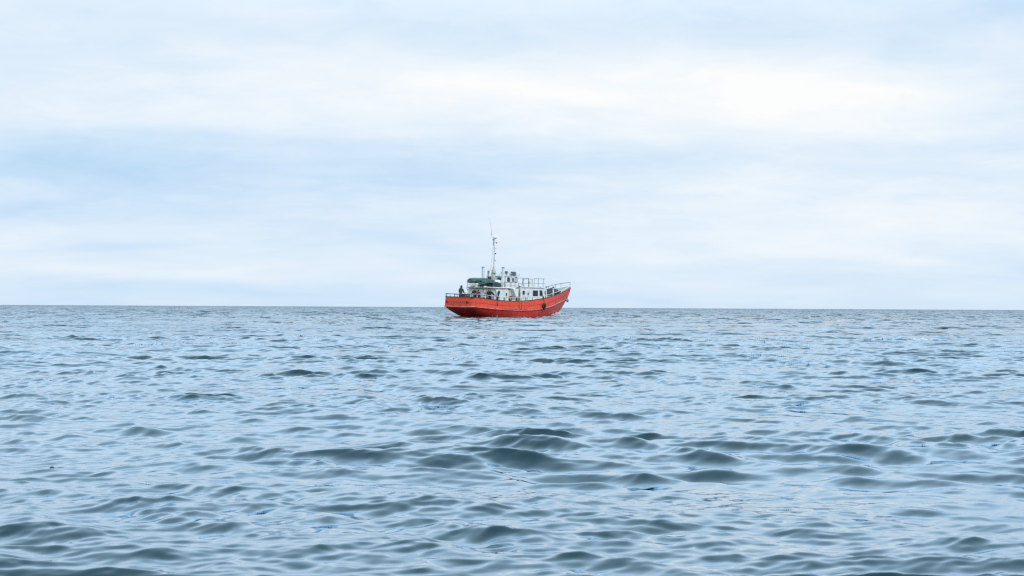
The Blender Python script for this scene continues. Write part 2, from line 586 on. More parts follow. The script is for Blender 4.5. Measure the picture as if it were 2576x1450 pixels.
def mat(name, col, rough=0.5, metal=0.0, var=0.10, grime=None, grime_amt=0.0, grime_pos=0.62, rust_amt=0.0,
        scale=1.0, streak=True, bump=0.0, spec=0.5, ribs=False):
    if name in MATS:
        return MATS[name]
    m = bpy.data.materials.new(name); m.use_nodes = True
    t = m.node_tree; p = t.nodes['Principled BSDF']
    tc = t.nodes.new('ShaderNodeTexCoord')

    def noise(sc, det, mscale=(1, 1, 1), loc=(0, 0, 0)):
        mp = t.nodes.new('ShaderNodeMapping'); mp.inputs['Scale'].default_value = mscale; mp.inputs['Location'].default_value = loc
        t.links.new(tc.outputs['Object'], mp.inputs[0])
        n = t.nodes.new('ShaderNodeTexNoise'); n.inputs['Scale'].default_value = sc; n.inputs['Detail'].default_value = det
        n.inputs['Roughness'].default_value = 0.6
        t.links.new(mp.outputs[0], n.inputs['Vector'])
        return n.outputs['Fac']

    def ramp(fac, a, b, inv=False):
        r = t.nodes.new('ShaderNodeMapRange'); r.inputs['From Min'].default_value = a; r.inputs['From Max'].default_value = b
        t.links.new(fac, r.inputs['Value'])
        return r.outputs[0]

    def mix(fac, c1, c2, blend='MIX'):
        x = t.nodes.new('ShaderNodeMix'); x.data_type = 'RGBA'; x.blend_type = blend
        if isinstance(fac, float): x.inputs[0].default_value = fac
        else: t.links.new(fac, x.inputs[0])
        for i, c in ((6, c1), (7, c2)):
            if isinstance(c, tuple): x.inputs[i].default_value = (*c, 1)
            else: t.links.new(c, x.inputs[i])
        return x.outputs[2]

    def mul(a, f):
        n = t.nodes.new('ShaderNodeMath'); n.operation = 'MULTIPLY'; t.links.new(a, n.inputs[0]); n.inputs[1].default_value = f
        return n.outputs[0]

    dark = tuple(c * (1 - var) for c in col); lite = tuple(min(1, c * (1 + var)) for c in col)
    c = mix(ramp(noise(1.7 * scale, 4), 0.3, 0.7), dark, lite)
    if grime:
        ms = (5, 5, 0.7) if streak else (1, 1, 1)
        c = mix(mul(ramp(noise(1.6 * scale, 5, ms, (3, 1, 7)), grime_pos - 0.14, grime_pos + 0.1), grime_amt), c, grime)
    if rust_amt:
        c = mix(mul(ramp(noise(2.4 * scale, 6, (1, 1, 0.6), (13, 5, 2)), 0.60, 0.68), rust_amt), c, (0.16, 0.055, 0.02))
        c = mix(mul(ramp(noise(4.0 * scale, 6, (4, 4, 0.35), (1, 15, 22)), 0.62, 0.72), rust_amt * 0.8), c, (0.22, 0.10, 0.035))
    t.links.new(c, p.inputs['Base Color'])
    rr = t.nodes.new('ShaderNodeMapRange'); rr.inputs['To Min'].default_value = max(0.02, rough - 0.1); rr.inputs['To Max'].default_value = min(1, rough + 0.12)
    t.links.new(noise(3.1 * scale, 3, loc=(4, 4, 4)), rr.inputs['Value']); t.links.new(rr.outputs[0], p.inputs['Roughness'])
    p.inputs['Metallic'].default_value = metal
    p.inputs['Specular IOR Level'].default_value = spec
    if bump or ribs:
        b = t.nodes.new('ShaderNodeBump'); b.inputs['Distance'].default_value = max(bump, 0.001); b.inputs['Strength'].default_value = 1.0
        h = noise(2.2 * scale, 4)
        if ribs:      # plating dished between the frames
            wv_ = t.nodes.new('ShaderNodeTexWave'); wv_.wave_type = 'BANDS'; wv_.bands_direction = 'X'
            wv_.inputs['Scale'].default_value = 0.62; wv_.inputs['Distortion'].default_value = 2.2
            wv_.inputs['Detail'].default_value = 1.0
            t.links.new(tc.outputs['Object'], wv_.inputs['Vector'])
            ad = t.nodes.new('ShaderNodeMath'); ad.operation = 'ADD'
            t.links.new(h, ad.inputs[0]); t.links.new(mul(wv_.outputs['Fac'], 0.8), ad.inputs[1]); h = ad.outputs[0]
        t.links.new(h, b.inputs['Height']); t.links.new(b.outputs[0], p.inputs['Normal'])
    MATS[name] = m
    return m


M_RED = mat('orange_red_topside_paint', (0.95, 0.080, 0.030), 0.42, var=0.10, grime=(0.30, 0.028, 0.018), grime_amt=0.65, grime_pos=0.64, rust_amt=0.45, bump=0.012)
M_REDLOW = mat('dull_red_hull_paint', (0.90, 0.058, 0.036), 0.40, var=0.16, grime=(0.17, 0.02, 0.018), grime_amt=0.65, grime_pos=0.58, rust_amt=0.35, bump=0.012, ribs=True)
M_REDRAIL = mat('chipped_red_rail_paint', (0.66, 0.085, 0.05), 0.5, var=0.15, grime=(0.55, 0.36, 0.32), grime_amt=0.9, grime_pos=0.56, streak=False, scale=2.2, rust_amt=0.3)
M_WHITE = mat('weathered_white_paint', (0.84, 0.85, 0.84), 0.45, var=0.035, grime=(0.50, 0.45, 0.38), grime_amt=0.45, grime_pos=0.66, rust_amt=0.22, bump=0.006)
M_WHITE2 = mat('clean_white_paint', (0.86, 0.87, 0.87), 0.4, var=0.03, grime=(0.55, 0.52, 0.48), grime_amt=0.3, grime_pos=0.7)
M_WRUST = mat('rusty_white_paint', (0.72, 0.72, 0.69), 0.5, var=0.06, grime=(0.42, 0.33, 0.22), grime_amt=0.8, grime_pos=0.55, rust_amt=0.85, scale=1.6)
M_GREYW = mat('grey_white_bulwark_paint', (0.56, 0.59, 0.58), 0.55, var=0.08, grime=(0.30, 0.27, 0.23), grime_amt=0.6, grime_pos=0.58, rust_amt=0.4)
M_OCHRE = mat('rust_yellow_paint', (0.42, 0.25, 0.07), 0.6, var=0.2, grime=(0.10, 0.06, 0.03), grime_amt=0.8, grime_pos=0.55, rust_amt=0.5)
M_DECK = mat('worn_brown_deck_paint', (0.20, 0.14, 0.10), 0.7, var=0.2, grime=(0.09, 0.07, 0.06), grime_amt=0.7, streak=False)
M_DARK = mat('dark_steel', (0.035, 0.032, 0.032), 0.5, var=0.25, rust_amt=0.5)
M_RAILG = mat('blue_grey_rail_paint', (0.10, 0.135, 0.155), 0.45, var=0.2, rust_amt=0.25)
M_RAILW = mat('white_rail_paint', (0.70, 0.72, 0.73), 0.4, var=0.08, rust_amt=0.3, scale=2)
M_BLACK = mat('black_rubber', (0.014, 0.013, 0.013), 0.65, var=0.3, bump=0.004)
M_GLASS = mat('dark_window_glass', (0.012, 0.02, 0.028), 0.06, var=0.2, spec=0.6)
M_TEAL = mat('blue_green_window_glass', (0.05, 0.12, 0.13), 0.06, var=0.3, spec=0.6)
M_PALEG = mat('pale_see_through_glass', (0.40, 0.52, 0.54), 0.08, var=0.2, spec=0.6)
M_GREY = mat('grey_instrument_case', (0.13, 0.16, 0.19), 0.5, var=0.15)
M_BEIGE = mat('faded_lamp_housing', (0.30, 0.31, 0.27), 0.5, var=0.15)
M_GREEN = mat('dark_green_inflatable_fabric', (0.022, 0.078, 0.070), 0.42, var=0.22, grime=(0.10, 0.17, 0.16), grime_amt=0.4, streak=False, bump=0.01)
M_DGREEN = mat('black_green_tarpaulin', (0.010, 0.022, 0.026), 0.6, var=0.3, bump=0.02)  # near-black green of the tarpaulin itself, also on the transom boards
M_TARP = mat('black_plastic_tarpaulin', (0.017, 0.021, 0.025), 0.42, var=0.3, bump=0.02)
M_ROPE = mat('pale_rope', (0.55, 0.54, 0.50), 0.8, var=0.15)
M_OLDROPE = mat('dark_old_rope', (0.08, 0.06, 0.045), 0.85, var=0.25)

boat = empty('fishing_boat', BM)
tag(boat, 'old red hulled fishing boat with white deckhouses sailing on the open sea', 'boat')

# ================================================================== hull
# plan curves on the starboard side, from the middle of the stern round to the stem: (x, half breadth, z)
SHEER = [(-.06, 0, 2.0), (-.05, .7, 2.0), (-.02, 1.3, 2.0), (.06, 1.62, 2.0), (.24, 1.80, 2.0), (.7, 1.94, 1.975), (1.6, 2.08, 1.91), (3.1, 2.27, 1.77),
         (4.9, 2.41, 1.68), (6.9, 2.46, 1.68), (9, 2.39, 1.78), (11, 2.27, 1.95), (12.5, 2.09, 2.13), (13.7, 1.86, 2.30), (15, 1.52, 2.49), (16.2, 1.14, 2.67),
         (17.3, .76, 2.83), (18.3, .38, 2.99), (18.9, .15, 3.09), (19.22, .02, 3.15)]
RUBZ = [1.02, 1.02, 1.03, 1.05, 1.06, 1.03, .97, .86, .78, .73, .76, .90, 1.07, 1.24, 1.43, 1.58, 1.70, 1.80, 1.86, 1.90]
RUB = []
for i, (x, b, z) in enumerate(SHEER):
    t_ = max(0, (x - 12) / 7.2)
    RUB.append((x - 0.03 - 0.72 * t_ ** 1.6, b * (1.02 if x < 12 else 1.02 - 0.16 * t_) if i < 19 else .015, RUBZ[i]))
WATER = [(1.5, 0, 0), (1.55, .4, 0), (1.7, .8, 0), (1.95, 1.1, 0), (2.3, 1.35, 0), (2.8, 1.57, 0), (3.4, 1.76, 0), (4.3, 1.96, 0), (5.6, 2.16, 0), (7.2, 2.26, 0), (9, 2.20, 0),
         (10.8, 1.97, 0), (12.1, 1.68, 0), (13.1, 1.38, 0), (14.1, 1.03, 0), (14.9, .72, 0), (15.6, .44, 0), (16.1, .22, 0), (16.35, .08, 0), (16.5, .01, 0)]
SUBM = 5
cs, cr_, cw = catmull(SHEER, SUBM), catmull(RUB, SUBM), catmull(WATER, SUBM)
for c_ in (cs, cr_, cw):
    c_[:, 1] = np.maximum(c_[:, 1], 0)
    c_[0, 1] = 0


def hull_row(f):
    """f in [0,1] from the rub rail down to the water and on below it (f > 1)"""
    if f <= 1:
        g = f ** 1.35
        p = cr_ * (1 - g) + cw * g
        p[:, 2] = cr_[:, 2] * (1 - f)
        return p
    p = cw.copy()
    q = (f - 1)
    p[:, 1] *= (1 - q) ** 0.6
    p[:, 0] += np.where(p[:, 0] < 6, q * 1.2, -q * 0.9 * (p[:, 0] > 14))
    p[:, 2] = -1.1 * q
    return p


def both(p):
    """starboard curve (y negative) continued round to port, as one strip from stem to stem"""
    st = [(a, -b, c) for a, b, c in p[::-1]]
    pt = [(a, b, c) for a, b, c in p[1:]]
    return st + pt


MB().grid([both(hull_row(f)) for f in (0, .08, .18, .3, .43, .57, .71, .85, 1.0, 1.3, 1.6, 1.9)]).build('hull', M_REDLOW, boat, smooth=True, weld=True)
# topside plating: slightly flared plates with a lap between two strakes
seam = cs * 0.47 + cr_ * 0.53
lap = seam.copy(); lap[:, 1] *= 0.992; lap[0, 1] = 0
up = MB().grid([both(cs), both(cs * .5 + lap * .5), both(lap)]).build('upper_strake', M_RED, boat, smooth=True)
lo = MB().grid([both(seam), both(seam * .5 + cr_ * .5), both(cr_)]).build('lower_strake', M_RED, boat, smooth=True)
lo['label'] = 'lower orange red strake below the plate lap'


def offset_curve(p, off, dz=0.0):
    """move a starboard curve outwards (off > 0) along its plan normal"""
    d = np.gradient(p[:, :2], axis=0)
    n = np.stack([d[:, 1], -d[:, 0]], 1)
    n /= np.maximum(np.linalg.norm(n, axis=1)[:, None], 1e-6)
    # outwards: away from the boat's middle
    sgn = np.sign((n * (p[:, :2] - np.array([8.0, 0.0]))).sum(1))
    q = p.copy()
    q[:, :2] += n * sgn[:, None] * off
    q[:, 1] = np.maximum(q[:, 1], 0)
    q[0, 1] = 0
    q[:, 2] += dz
    return q


MB().tube(both(offset_curve(cr_, 0.03)), 0.062, 8).build('rub_rail', M_REDRAIL, boat, smooth=True)
MB().tube(both(offset_curve(seam, 0.006)), 0.014, 6).build('plate_lap', M_DARK, boat, smooth=True)
MB().tube(both(offset_curve(cs, 0.0, 0.012)), 0.036, 8).build('gunwale_cap', M_DARK, boat, smooth=True)
inner = offset_curve(cs, -0.055)
DECKX = [-1, 0, 3.2, 3.8, 6, 9, 12, 14, 16, 18, 20]
DECKZ = [1.12, 1.12, 1.10, 0.95, .88, .98, 1.2, 1.55, 1.95, 2.25, 2.4]
inner_r = offset_curve(cr_, -0.07)


def lining_at_deck(p_s, p_r):
    zd = np.interp(p_s[:, 0], DECKX, DECKZ)
    f = np.clip((p_s[:, 2] - zd) / np.maximum(p_s[:, 2] - p_r[:, 2], .05), 0, 1)[:, None]
    q = p_s * (1 - f) + p_r * f
    q[:, 2] = zd
    return q


ind = lining_at_deck(inner, inner_r)
MB().grid([both(inner), both(inner * .5 + ind * .5), both(ind)]).build('bulwark_lining', M_GREYW, boat, smooth=True)
dm = MB()
for A, B in zip(ind, ind[1:]):
    a1, b1 = dm.bm.verts.new((A[0], -A[1], A[2])), dm.bm.verts.new((B[0], -B[1], B[2]))
    a2, b2 = dm.bm.verts.new((A[0], A[1], A[2])), dm.bm.verts.new((B[0], B[1], B[2]))
    if abs(A[1] - B[1]) + abs(A[0] - B[0]) > 1e-5 and A[1] > 1e-4:
        dm.bm.faces.new((a1, b1, b2, a2))
dm.build('deck', M_DECK, boat, weld=True)

# raised bow bulwark, pale inside and out
k0 = int(np.argmin(np.abs(cs[:, 0] - 15.75)))
bw = cs[k0:].copy()
bt = offset_curve(cs, 0.03)[k0:].copy()
bt[:, 2] = bw[:, 2] + np.interp(bw[:, 0], [15.75, 16.1, 17.3, 19.3], [0.03, .20, .24, .27])
bi = offset_curve(cs, -0.05)[k0:].copy(); bi[:, 2] = bt[:, 2]
bl = inner[k0:].copy(); bl[:, 2] += 0.01
stb = lambda p: [(a, -b, c) for a, b, c in p]
prt = lambda p: [(a, b, c) for a, b, c in p]
for side in (stb, prt):
    MB().grid([side(bw), side(bt), side(bi), side(bl)]).build('bow_bulwark', M_GREYW, boat, smooth=True)
bwm = MB()
for side in (stb, prt):
    bwm.tube(side((bt + bi) / 2), 0.035, 6)
bwm.build('bow_rim', M_WHITE2, boat, smooth=True)
# stem bar
st_pts = [(19.25, 0, 3.22), (19.25, 0, 3.12), (19.0, 0, 2.55), (18.52, 0, 1.88), (17.75, 0, 1.15), (17.0, 0, .52), (16.52, 0, 0.02), (16.0, 0, -.6)]
MB().tube(catmull(st_pts, 4), 0.055, 8).build('stem_bar', M_REDLOW, boat, smooth=True)

# things let into the topsides
ts_ = up


def hull_at(x, f):
    """starboard point on the topsides at station x; f = 0 rub rail, 1 sheer"""
    i = int(np.argmin(np.abs(cs[20:, 0] - x))) + 20
    p = cr_[i] * (1 - f) + cs[i] * f
    return Vector((p[0], -p[1], p[2]))


for xa, xb in ((4.55, 5.25), (5.45, 6.35), (6.85, 7.5), (7.7, 8.2)):
    pa, pb = hull_at(xa, .11), hull_at(xb, .11)
    d_ = (pb - pa); ln = d_.length
    q_ = d_.to_track_quat('X', 'Z').to_matrix()
    MB().box((pa + pb) / 2 + Vector((0, -0.004, 0)), (ln, 0.05, 0.055), q_).build('freeing_port', M_DARK, lo, bevel=0.012)
    MB().box(pb + q_ @ Vector((0.07, -0.02, -0.01)), (0.05, 0.05, 0.18), q_).build('port_bracket', M_RED, lo, bevel=0.01)
for yy in (1.38, -1.28):
    hz = MB(); hz.lathe((-.05 if abs(yy) < 1.3 else -0.035, yy, 1.52), [(0.075, -0.03), (0.11, -0.02), (0.11, 0.046), (0.05, 0.05), (0.03, 0.048)], 14, (-1, 0, 0))
    hz.build('mooring_eye', M_BLACK, up, smooth=True)
    ry = MB(); ry.lathe((-.052 if abs(yy) < 1.3 else -0.04, yy, 1.52), [(0.12, 0), (0.165, 0.005), (0.165, 0.03), (0.13, 0.045), (0.12, 0.03)], 16, (-1, 0, 0))
    ry.build('eye_rim', M_RED, up, smooth=True)
MB().prism([(1.62, 2.0), (1.95, 2.0), (1.9, 1.93), (1.8, 1.86), (1.70, 1.92)], 'x', -.02, .36).build('fairlead', M_DARK, up, bevel=0.01).location = (0.02, -3.56, 0.02)
for yy in (0.55, -0.35):
    MB().box((-.075, yy, 1.20), (0.05, .34, .05)).build('scupper_slot', M_DARK, lo, bevel=0.01)
# rusty discharge pipes down the side
for xx in (6.95, 7.12):
    a_, b_ = hull_at(xx, 1.02), hull_at(xx, 0.06)
    MB().tube([a_ + Vector((0, -.05, .02)), a_ + Vector((0, -.055, -.3)), b_ + Vector((0, -.06, 0))], 0.035, 8).build('overboard_pipe', M_OCHRE, boat, smooth=True)
# anchor housed at the bow
an = MB()
pA = Vector((17.75, -0.62, 1.78))
an.tube([pA + Vector((.0, -.05, .35)), pA + Vector((.02, -.1, -.12))], 0.035, 8)
an.tube([pA + Vector((-.2, -.02, .1)), pA + Vector((-.1, -.12, -.1)), pA + Vector((.05, -.13, -.14)), pA + Vector((.2, -.08, -.08)), pA + Vector((.26, .0, .12))], 0.045, 8)
an.build('anchor', M_DARK, boat, smooth=True)
# weld straps on the rub rail, near the bow
for xx in (12.0, 12.6, 13.2, 13.9, 14.6):
    p_ = hull_at(xx, 0.5); p0_ = hull_at(xx, 0.04)
    MB().tube([p0_ + Vector((.0, -.03, .02)), p_ + Vector((0, -.012, 0))], 0.012, 6).build('plate_weld', M_REDRAIL, boat)

# ================================================================== railings


def railing(name, pts, base_z, posts, mat_top, mat_post, r=0.026, mids=(), closed=False, rp=0.02):
    """pts: rail line; posts: parameter positions (index floats) ; base_z(p) -> foot height"""
    o = MB().tube(pts, r, 8).build(name, mat_top, boat, smooth=True)
    P = [Vector(p) for p in pts]
    for f in mids:
        q = [Vector((p.x, p.y, p.z * f + base_z(p) * (1 - f))) for p in P]
        MB().tube(q, r * 0.7, 6).build('mid_rail', mat_post, o, smooth=True)
    for t in posts:
        i = min(int(t), len(P) - 2); p = P[i].lerp(P[i + 1], t - i)
        MB().cyl((p.x, p.y, base_z(p)), p, rp, seg=8).build('post', mat_post, o, smooth=True)
    return o


rail_c = offset_curve(cs, -0.03)
rail_c[:, 2] = cs[:, 2] + np.interp(cs[:, 0], [0, .3, 3, 6.5, 10.4, 14, 15.7, 16.0], [.31, .34, .41, .37, .28, .27, .28, .16])


def sheer_z(p):
    return float(np.interp(p.x, cs[18:, 0], cs[18:, 2])) if p.x > 0.3 else 2.0


cut_a = int(np.argmin(np.abs(cs[18:, 0] - 0.9))) + 18
cut_b = int(np.argmin(np.abs(cs[18:, 0] - 15.95))) + 18
side_pts = [tuple((a, -b, c)) for a, b, c in rail_c[18:cut_b + 1]]
xs_ = np.array([p[0] for p in side_pts])
post_x = [.35, 1.15, 2.05, 2.95, 3.8, 4.6, 5.45, 6.35, 7.3, 8.3, 9.3, 10.3, 11.3, 12.4, 13.4, 14.4, 15.2, 15.9]
railing('side_railing', side_pts, sheer_z, [float(np.interp(x, xs_, np.arange(len(xs_)))) for x in post_x], M_RAILW, M_RAILG)
railing('side_railing', [(a, -b, c) for a, b, c in side_pts], sheer_z, [float(np.interp(x, xs_, np.arange(len(xs_)))) for x in post_x], M_RAILG, M_RAILG)
stern_pts = both(rail_c[:19])
n_ = len(stern_pts)
railing('stern_railing', stern_pts, lambda p: 2.0, [1.0, 6, 10.5, 15, 18, 21, 25.5, 30, n_ - 2.0], M_RAILG, M_RAILG)
# bow rail standing on the raised bulwark
kb = [int(np.argmin(np.abs(bt[:, 0] - x))) for x in (15.9, 16.5, 17.3, 18.0, 18.6, 19.1)]
bp = [(bt[i, 0], bt[i, 1] * .97, bt[i, 2] + d) for i, d in zip(kb, (.28, .34, .40, .42, .40, .38))]
bow_pts = bp + [(19.2, 0, 3.80)] + [(a, -b, c) for a, b, c in bp[::-1]][:2]
bz = lambda p: float(np.interp(p.x, bt[:, 0], bt[:, 2]))
railing('bow_railing', [(12.9, 1.97, 2.78), (14.3, 1.70, 2.86)] + bow_pts[:7], lambda p: bz(p) if p.x > 15.7 else sheer_z(p), [0.0, 1.0, 2.0, 3.2, 4.2, 5.3, 8.0], M_RAILG, M_RAILG)

# ================================================================== aft deckhouse
AX0, AX1, AHW, AZ = 3.72, 7.22, 1.72, 2.93


def house_poly(x0, x1, hw, r):
    """plan outline with rounded after corners"""
    pts = [(x1, hw), (x1, -hw)]
    for a in np.linspace(0, math.pi / 2, 6):
        pts.append((x0 + r - r * math.sin(a), -hw + r - r * math.cos(a)))
    for a in np.linspace(math.pi / 2, 0, 6):
        pts.append((x0 + r - r * math.sin(a), hw - r + r * math.cos(a)))
    return pts


aft = MB().prism(house_poly(AX0, AX1, AHW, .14), 'z', 0.9, AZ).build('aft_deckhouse', M_WHITE, boat, bevel=0.01)
roof_o = house_poly(3.45, 7.0, 1.84, .22)
MB().prism(roof_o, 'z', AZ + .003, 3.02).build('boat_deck', M_WRUST, aft, bevel=0.015)
rim = [(x, y, 3.035) for x, y in roof_o[2:]]
MB().tube([(6.95, -1.84, 3.0)] + rim + [(6.95, 1.84, 3.0)], 0.045, 8).build('roof_rim', M_WHITE2, aft, smooth=True)
MB().tube([(3.70, -1.2, 2.91), (3.68, 0, 2.91), (3.70, 1.2, 2.91)], 0.03, 6).build('eave_pipe', M_DARK, aft)


def side_ring(cx, cz, rx, rz, y, thick, hole=0.72, n=18):
    m = MB()
    rows = []
    for s_, dy in ((1.0, 0.0), (1.0, -thick), (hole, -thick), (hole, 0.0)):
        rows.append([(cx + rx * s_ * math.cos(2 * math.pi * k / n), y + dy, cz + rz * s_ * math.sin(2 * math.pi * k / n)) for k in range(n)])
    return m.grid(rows, close_u=True)


def rounded_rect(x0, x1, z0, z1, r, n=4, slant=0.0):
    pts = []
    for cx, cz, a0 in ((x1 - r, z1 - r, 0), (x0 + r, z1 - r, 90), (x0 + r, z0 + r, 180), (x1 - r, z0 + r, 270)):
        for k in range(n + 1):
            a = R(a0 + 90 * k / n)
            px, pz = cx + r * math.cos(a), cz + r * math.sin(a)
            if px > (x0 + x1) / 2:
                px += slant * (pz - z0) / (z1 - z0)
            pts.append((px, pz))
    return pts


def window_y(parent, name, x0, x1, z0, z1, y, glass, r=.05, frame=.035, fmat=None, slant=0.0, out=-1):
    """a framed pane in a fore-and-aft wall whose outside faces y * out"""
    o = MB().prism(rounded_rect(x0, x1, z0, z1, r, slant=slant), 'y', y - .02, y + out * .006).build(name, glass, parent)
    pts_o = rounded_rect(x0 - frame, x1 + frame, z0 - frame, z1 + frame, r + frame, slant=slant)
    pts_i = rounded_rect(x0, x1, z0, z1, r, slant=slant)
    rows = [[(a, y + d, b) for a, b in ps] for ps, d in ((pts_o, 0), (pts_o, out * .022), (pts_i, out * .022), (pts_i, out * .0))]
    MB().grid(rows, close_u=True).build('window_frame', fmat or M_WHITE2, parent)
    return o


def window_x(parent, name, y0, y1, z0, z1, x, glass, r=.05, frame=.035, fmat=None):
    """a framed pane in the after wall (outside faces -x)"""
    MB().prism(rounded_rect(y0, y1, z0, z1, r), 'x', x + .02, x - .006).build(name, glass, parent)
    po = rounded_rect(y0 - frame, y1 + frame, z0 - frame, z1 + frame, r + frame); pi = rounded_rect(y0, y1, z0, z1, r)
    rows = [[(x + d, a, b) for a, b in ps] for ps, d in ((po, 0), (po, -.022), (pi, -.022), (pi, 0))]
    MB().grid(rows, close_u=True).build('window_frame', fmat or M_WHITE2, parent)


# porthole, weathertight door and fittings on the starboard side
side_ring(4.42, 2.53, .25, .30, -AHW, .05).build('porthole_rim', M_WHITE2, aft, smooth=True)
MB().lathe((4.42, -AHW - .012, 2.53), [(0.20, -.02), (0.20, 0.004)], 16, (0, -1, 0)).build('porthole_glass', M_TEAL, aft)
for xa, par, yy, zz0 in ((5.28, aft, -AHW, 1.02),):
    MB().prism(rounded_rect(xa, xa + .68, zz0, 2.82, .14), 'y', yy, yy - .045).build('side_door', M_WHITE, par, bevel=0.012)
    MB().prism(rounded_rect(xa + .25, xa + .44, 2.20, 2.50, .09), 'y', yy - .044, yy - .055).build('door_window', M_GLASS, par)
    MB().tube([(xa + .36, yy - .07, 2.25), (xa + .30, yy - .08, 2.02), (xa + .22, yy - .07, 1.85)], .016, 6).build('door_lever', M_DARK, par)
    MB().box((xa - .02, yy - .035, 1.75), (.06, .05, .5)).build('door_hinge', M_DARK, par, bevel=.01)
MB().tube([(6.12, -1.74, 2.85), (6.10, -1.75, 2.2), (6.08, -1.76, 1.1)], .02, 6).build('drain_pipe', M_OCHRE, aft)
MB().box((6.02, -1.76, 2.86), (.14, .08, .1)).build('eave_lamp', M_DARK, aft, bevel=.02)
MB().tube([(3.75, -1.76, 2.9), (3.9, -1.82, 2.55), (3.98, -1.95, 2.1), (4.05, -2.05, 1.5)], .05, 8).build('raking_stay', M_WRUST, aft, smooth=True)
for yy in (1.62, .95, -.9):
    MB().cyl((3.66, yy, 1.15), (3.62, yy, 2.93), .022, seg=8).build('roof_pillar', M_RAILW, aft)
MB().box((3.62, 1.72, 2.62), (.09, .09, .32)).build('port_lamp', M_WHITE2, aft, bevel=.02)
MB().tube([(3.5, 1.78, 2.92), (3.58, 1.72, 2.70)], .03, 6).build('lamp_bracket', M_DARK, aft)
window_x(aft, 'aft_window', .25, .62, 2.2, 2.6, AX0, M_GLASS)

# box wing on the starboard side below the bridge, its after face raked
MB().prism([(6.25, 2.96), (7.16, 2.96), (7.16, 2.13), (6.75, 2.13)], 'y', -1.715, -2.14).build('bridge_wing', M_WHITE2, boat, bevel=0.012)
MB().prism([(7.22, 0.95), (7.96, 0.95), (7.96, 3.0), (7.22, 3.0)], 'y', 1.5, -1.5).build('engine_casing', M_OCHRE, boat, bevel=.01)
MB().tube([(7.55, -1.56, 1.0), (7.55, -1.56, 3.05)], .055, 8).build('casing_pipe', M_DARK, boat, smooth=True)
MB().tube([(7.38, -1.55, 1.0), (7.38, -1.55, 3.05)], .05, 8).build('casing_pipe', M_OCHRE, boat, smooth=True)
# ladder rungs and small boxes in the recess
MB().box((7.75, -1.62, 2.4), (.12, .16, .2)).build('junction_box', M_DARK, boat, bevel=.02)

# boat-deck railing
bd_ = [(6.0, 1.78, 3.55), (3.55, 1.74, 3.55), (3.52, 0.2, 3.55), (3.55, -1.70, 3.53), (4.35, -1.76, 3.53)]
railing('boat_deck_railing', bd_, lambda p: 3.03, [0, 0.5, 1.0, 1.5, 2.0, 2.5, 3.0, 4.0], M_RAILG, M_RAILG, r=.022, mids=(.5,))
railing('bridge_railing', [(5.22, -1.76, 3.57), (5.9, -1.77, 3.57), (6.6, -1.78, 3.575), (7.58, -1.78, 3.58)], lambda p: 3.03, [0, 1.43, 3.0], M_RAILG, M_RAILG, r=.024, mids=(.5,))
railing('bridge_railing', [(7.58, -1.78, 3.58), (7.6, -1.35, 3.58)], lambda p: 3.03, [], M_RAILG, M_RAILG, r=.022)

# ================================================================== wheelhouse
WX0, WX1, WHW = 6.12, 8.05, 1.33
wh_plan = house_poly(WX0, WX1, WHW, .16)
wh = MB().prism([(WX0, 3.0), (WX1 + .10, 3.0), (WX1 + .10, 3.55), (WX1, 4.2), (WX0, 4.2)], 'y', -WHW, WHW).build('wheelhouse', M_WHITE2, boat, bevel=.05)
MB().prism(house_poly(WX0 - .06, WX1 + .22, WHW + .07, .15), 'z', 4.20, 4.27).build('wheelhouse_roof', M_WHITE2, wh, bevel=.015)
window_x(wh, 'aft_window', .55, 1.13, 3.84, 4.11, WX0, M_GLASS, r=.07)
window_x(wh, 'aft_window', -.82, -.14, 3.80, 4.11, WX0, M_TEAL, r=.07)
window_y(wh, 'side_window', 6.22, 6.68, 3.63, 4.12, -WHW, M_GLASS, r=.09)
MB().prism(rounded_rect(6.92, 7.44, 3.06, 4.14, .05), 'y', -WHW, -WHW - .03).build('wheelhouse_door', M_WHITE, wh, bevel=.01)
MB().prism(rounded_rect(7.06, 7.31, 3.66, 4.06, .02), 'y', -WHW - .029, -WHW - .04).build('door_window', M_GLASS, wh)
window_y(wh, 'side_window', 7.55, 7.92, 3.65, 4.12, -WHW, M_PALEG, r=.06, fmat=M_DARK, slant=-.0)
MB().tube([(6.88, -WHW - .02, 3.05), (6.88, -WHW - .02, 4.15)], .014, 6).build('door_jamb', M_GREY, wh)
# front windows
for yy in (-.85, 0, .85):
    fw = MB().box((WX1 + .062, yy, 3.85), (.02, .66, .46), Matrix.Rotation(R(-8.7), 3, 'Y')).build('front_window', M_GLASS, wh)
# roof rail and gear
railing('wheelhouse_roof_railing', [(6.2, -1.32, 4.52), (7.2, -1.33, 4.52), (8.25, -1.33, 4.52), (8.25, 1.3, 4.52), (6.2, 1.3, 4.52)], lambda p: 4.27,
        [0, .5, 1.0, 1.6, 2.0, 2.5, 3.0, 3.5, 4.0], M_RAILW, M_RAILG, r=.018, mids=(.35,), rp=.014)
eb = MB().box((7.35, -1.25, 4.50), (.58, .32, .44), taper=(.96, .9)).build('radar_display_box', M_GREY, boat, bevel=.025)
MB().box((7.68, -1.22, 4.55), (.10, .12, .10)).build('bracket', M_DARK, eb, bevel=.02)
MB().box((7.30, -1.43, 4.55), (.30, .02, .14)).build('faded_panel', M_RAILG, eb)
sc_ = MB().box((7.0, -.55, 4.56), (.46, .5, .10)).build('scanner', M_DARK, boat, bevel=.03)
MB().cyl((7.0, -.55, 4.27), (7.0, -.55, 4.52), .09, .07).build('pedestal', M_WHITE2, sc_)
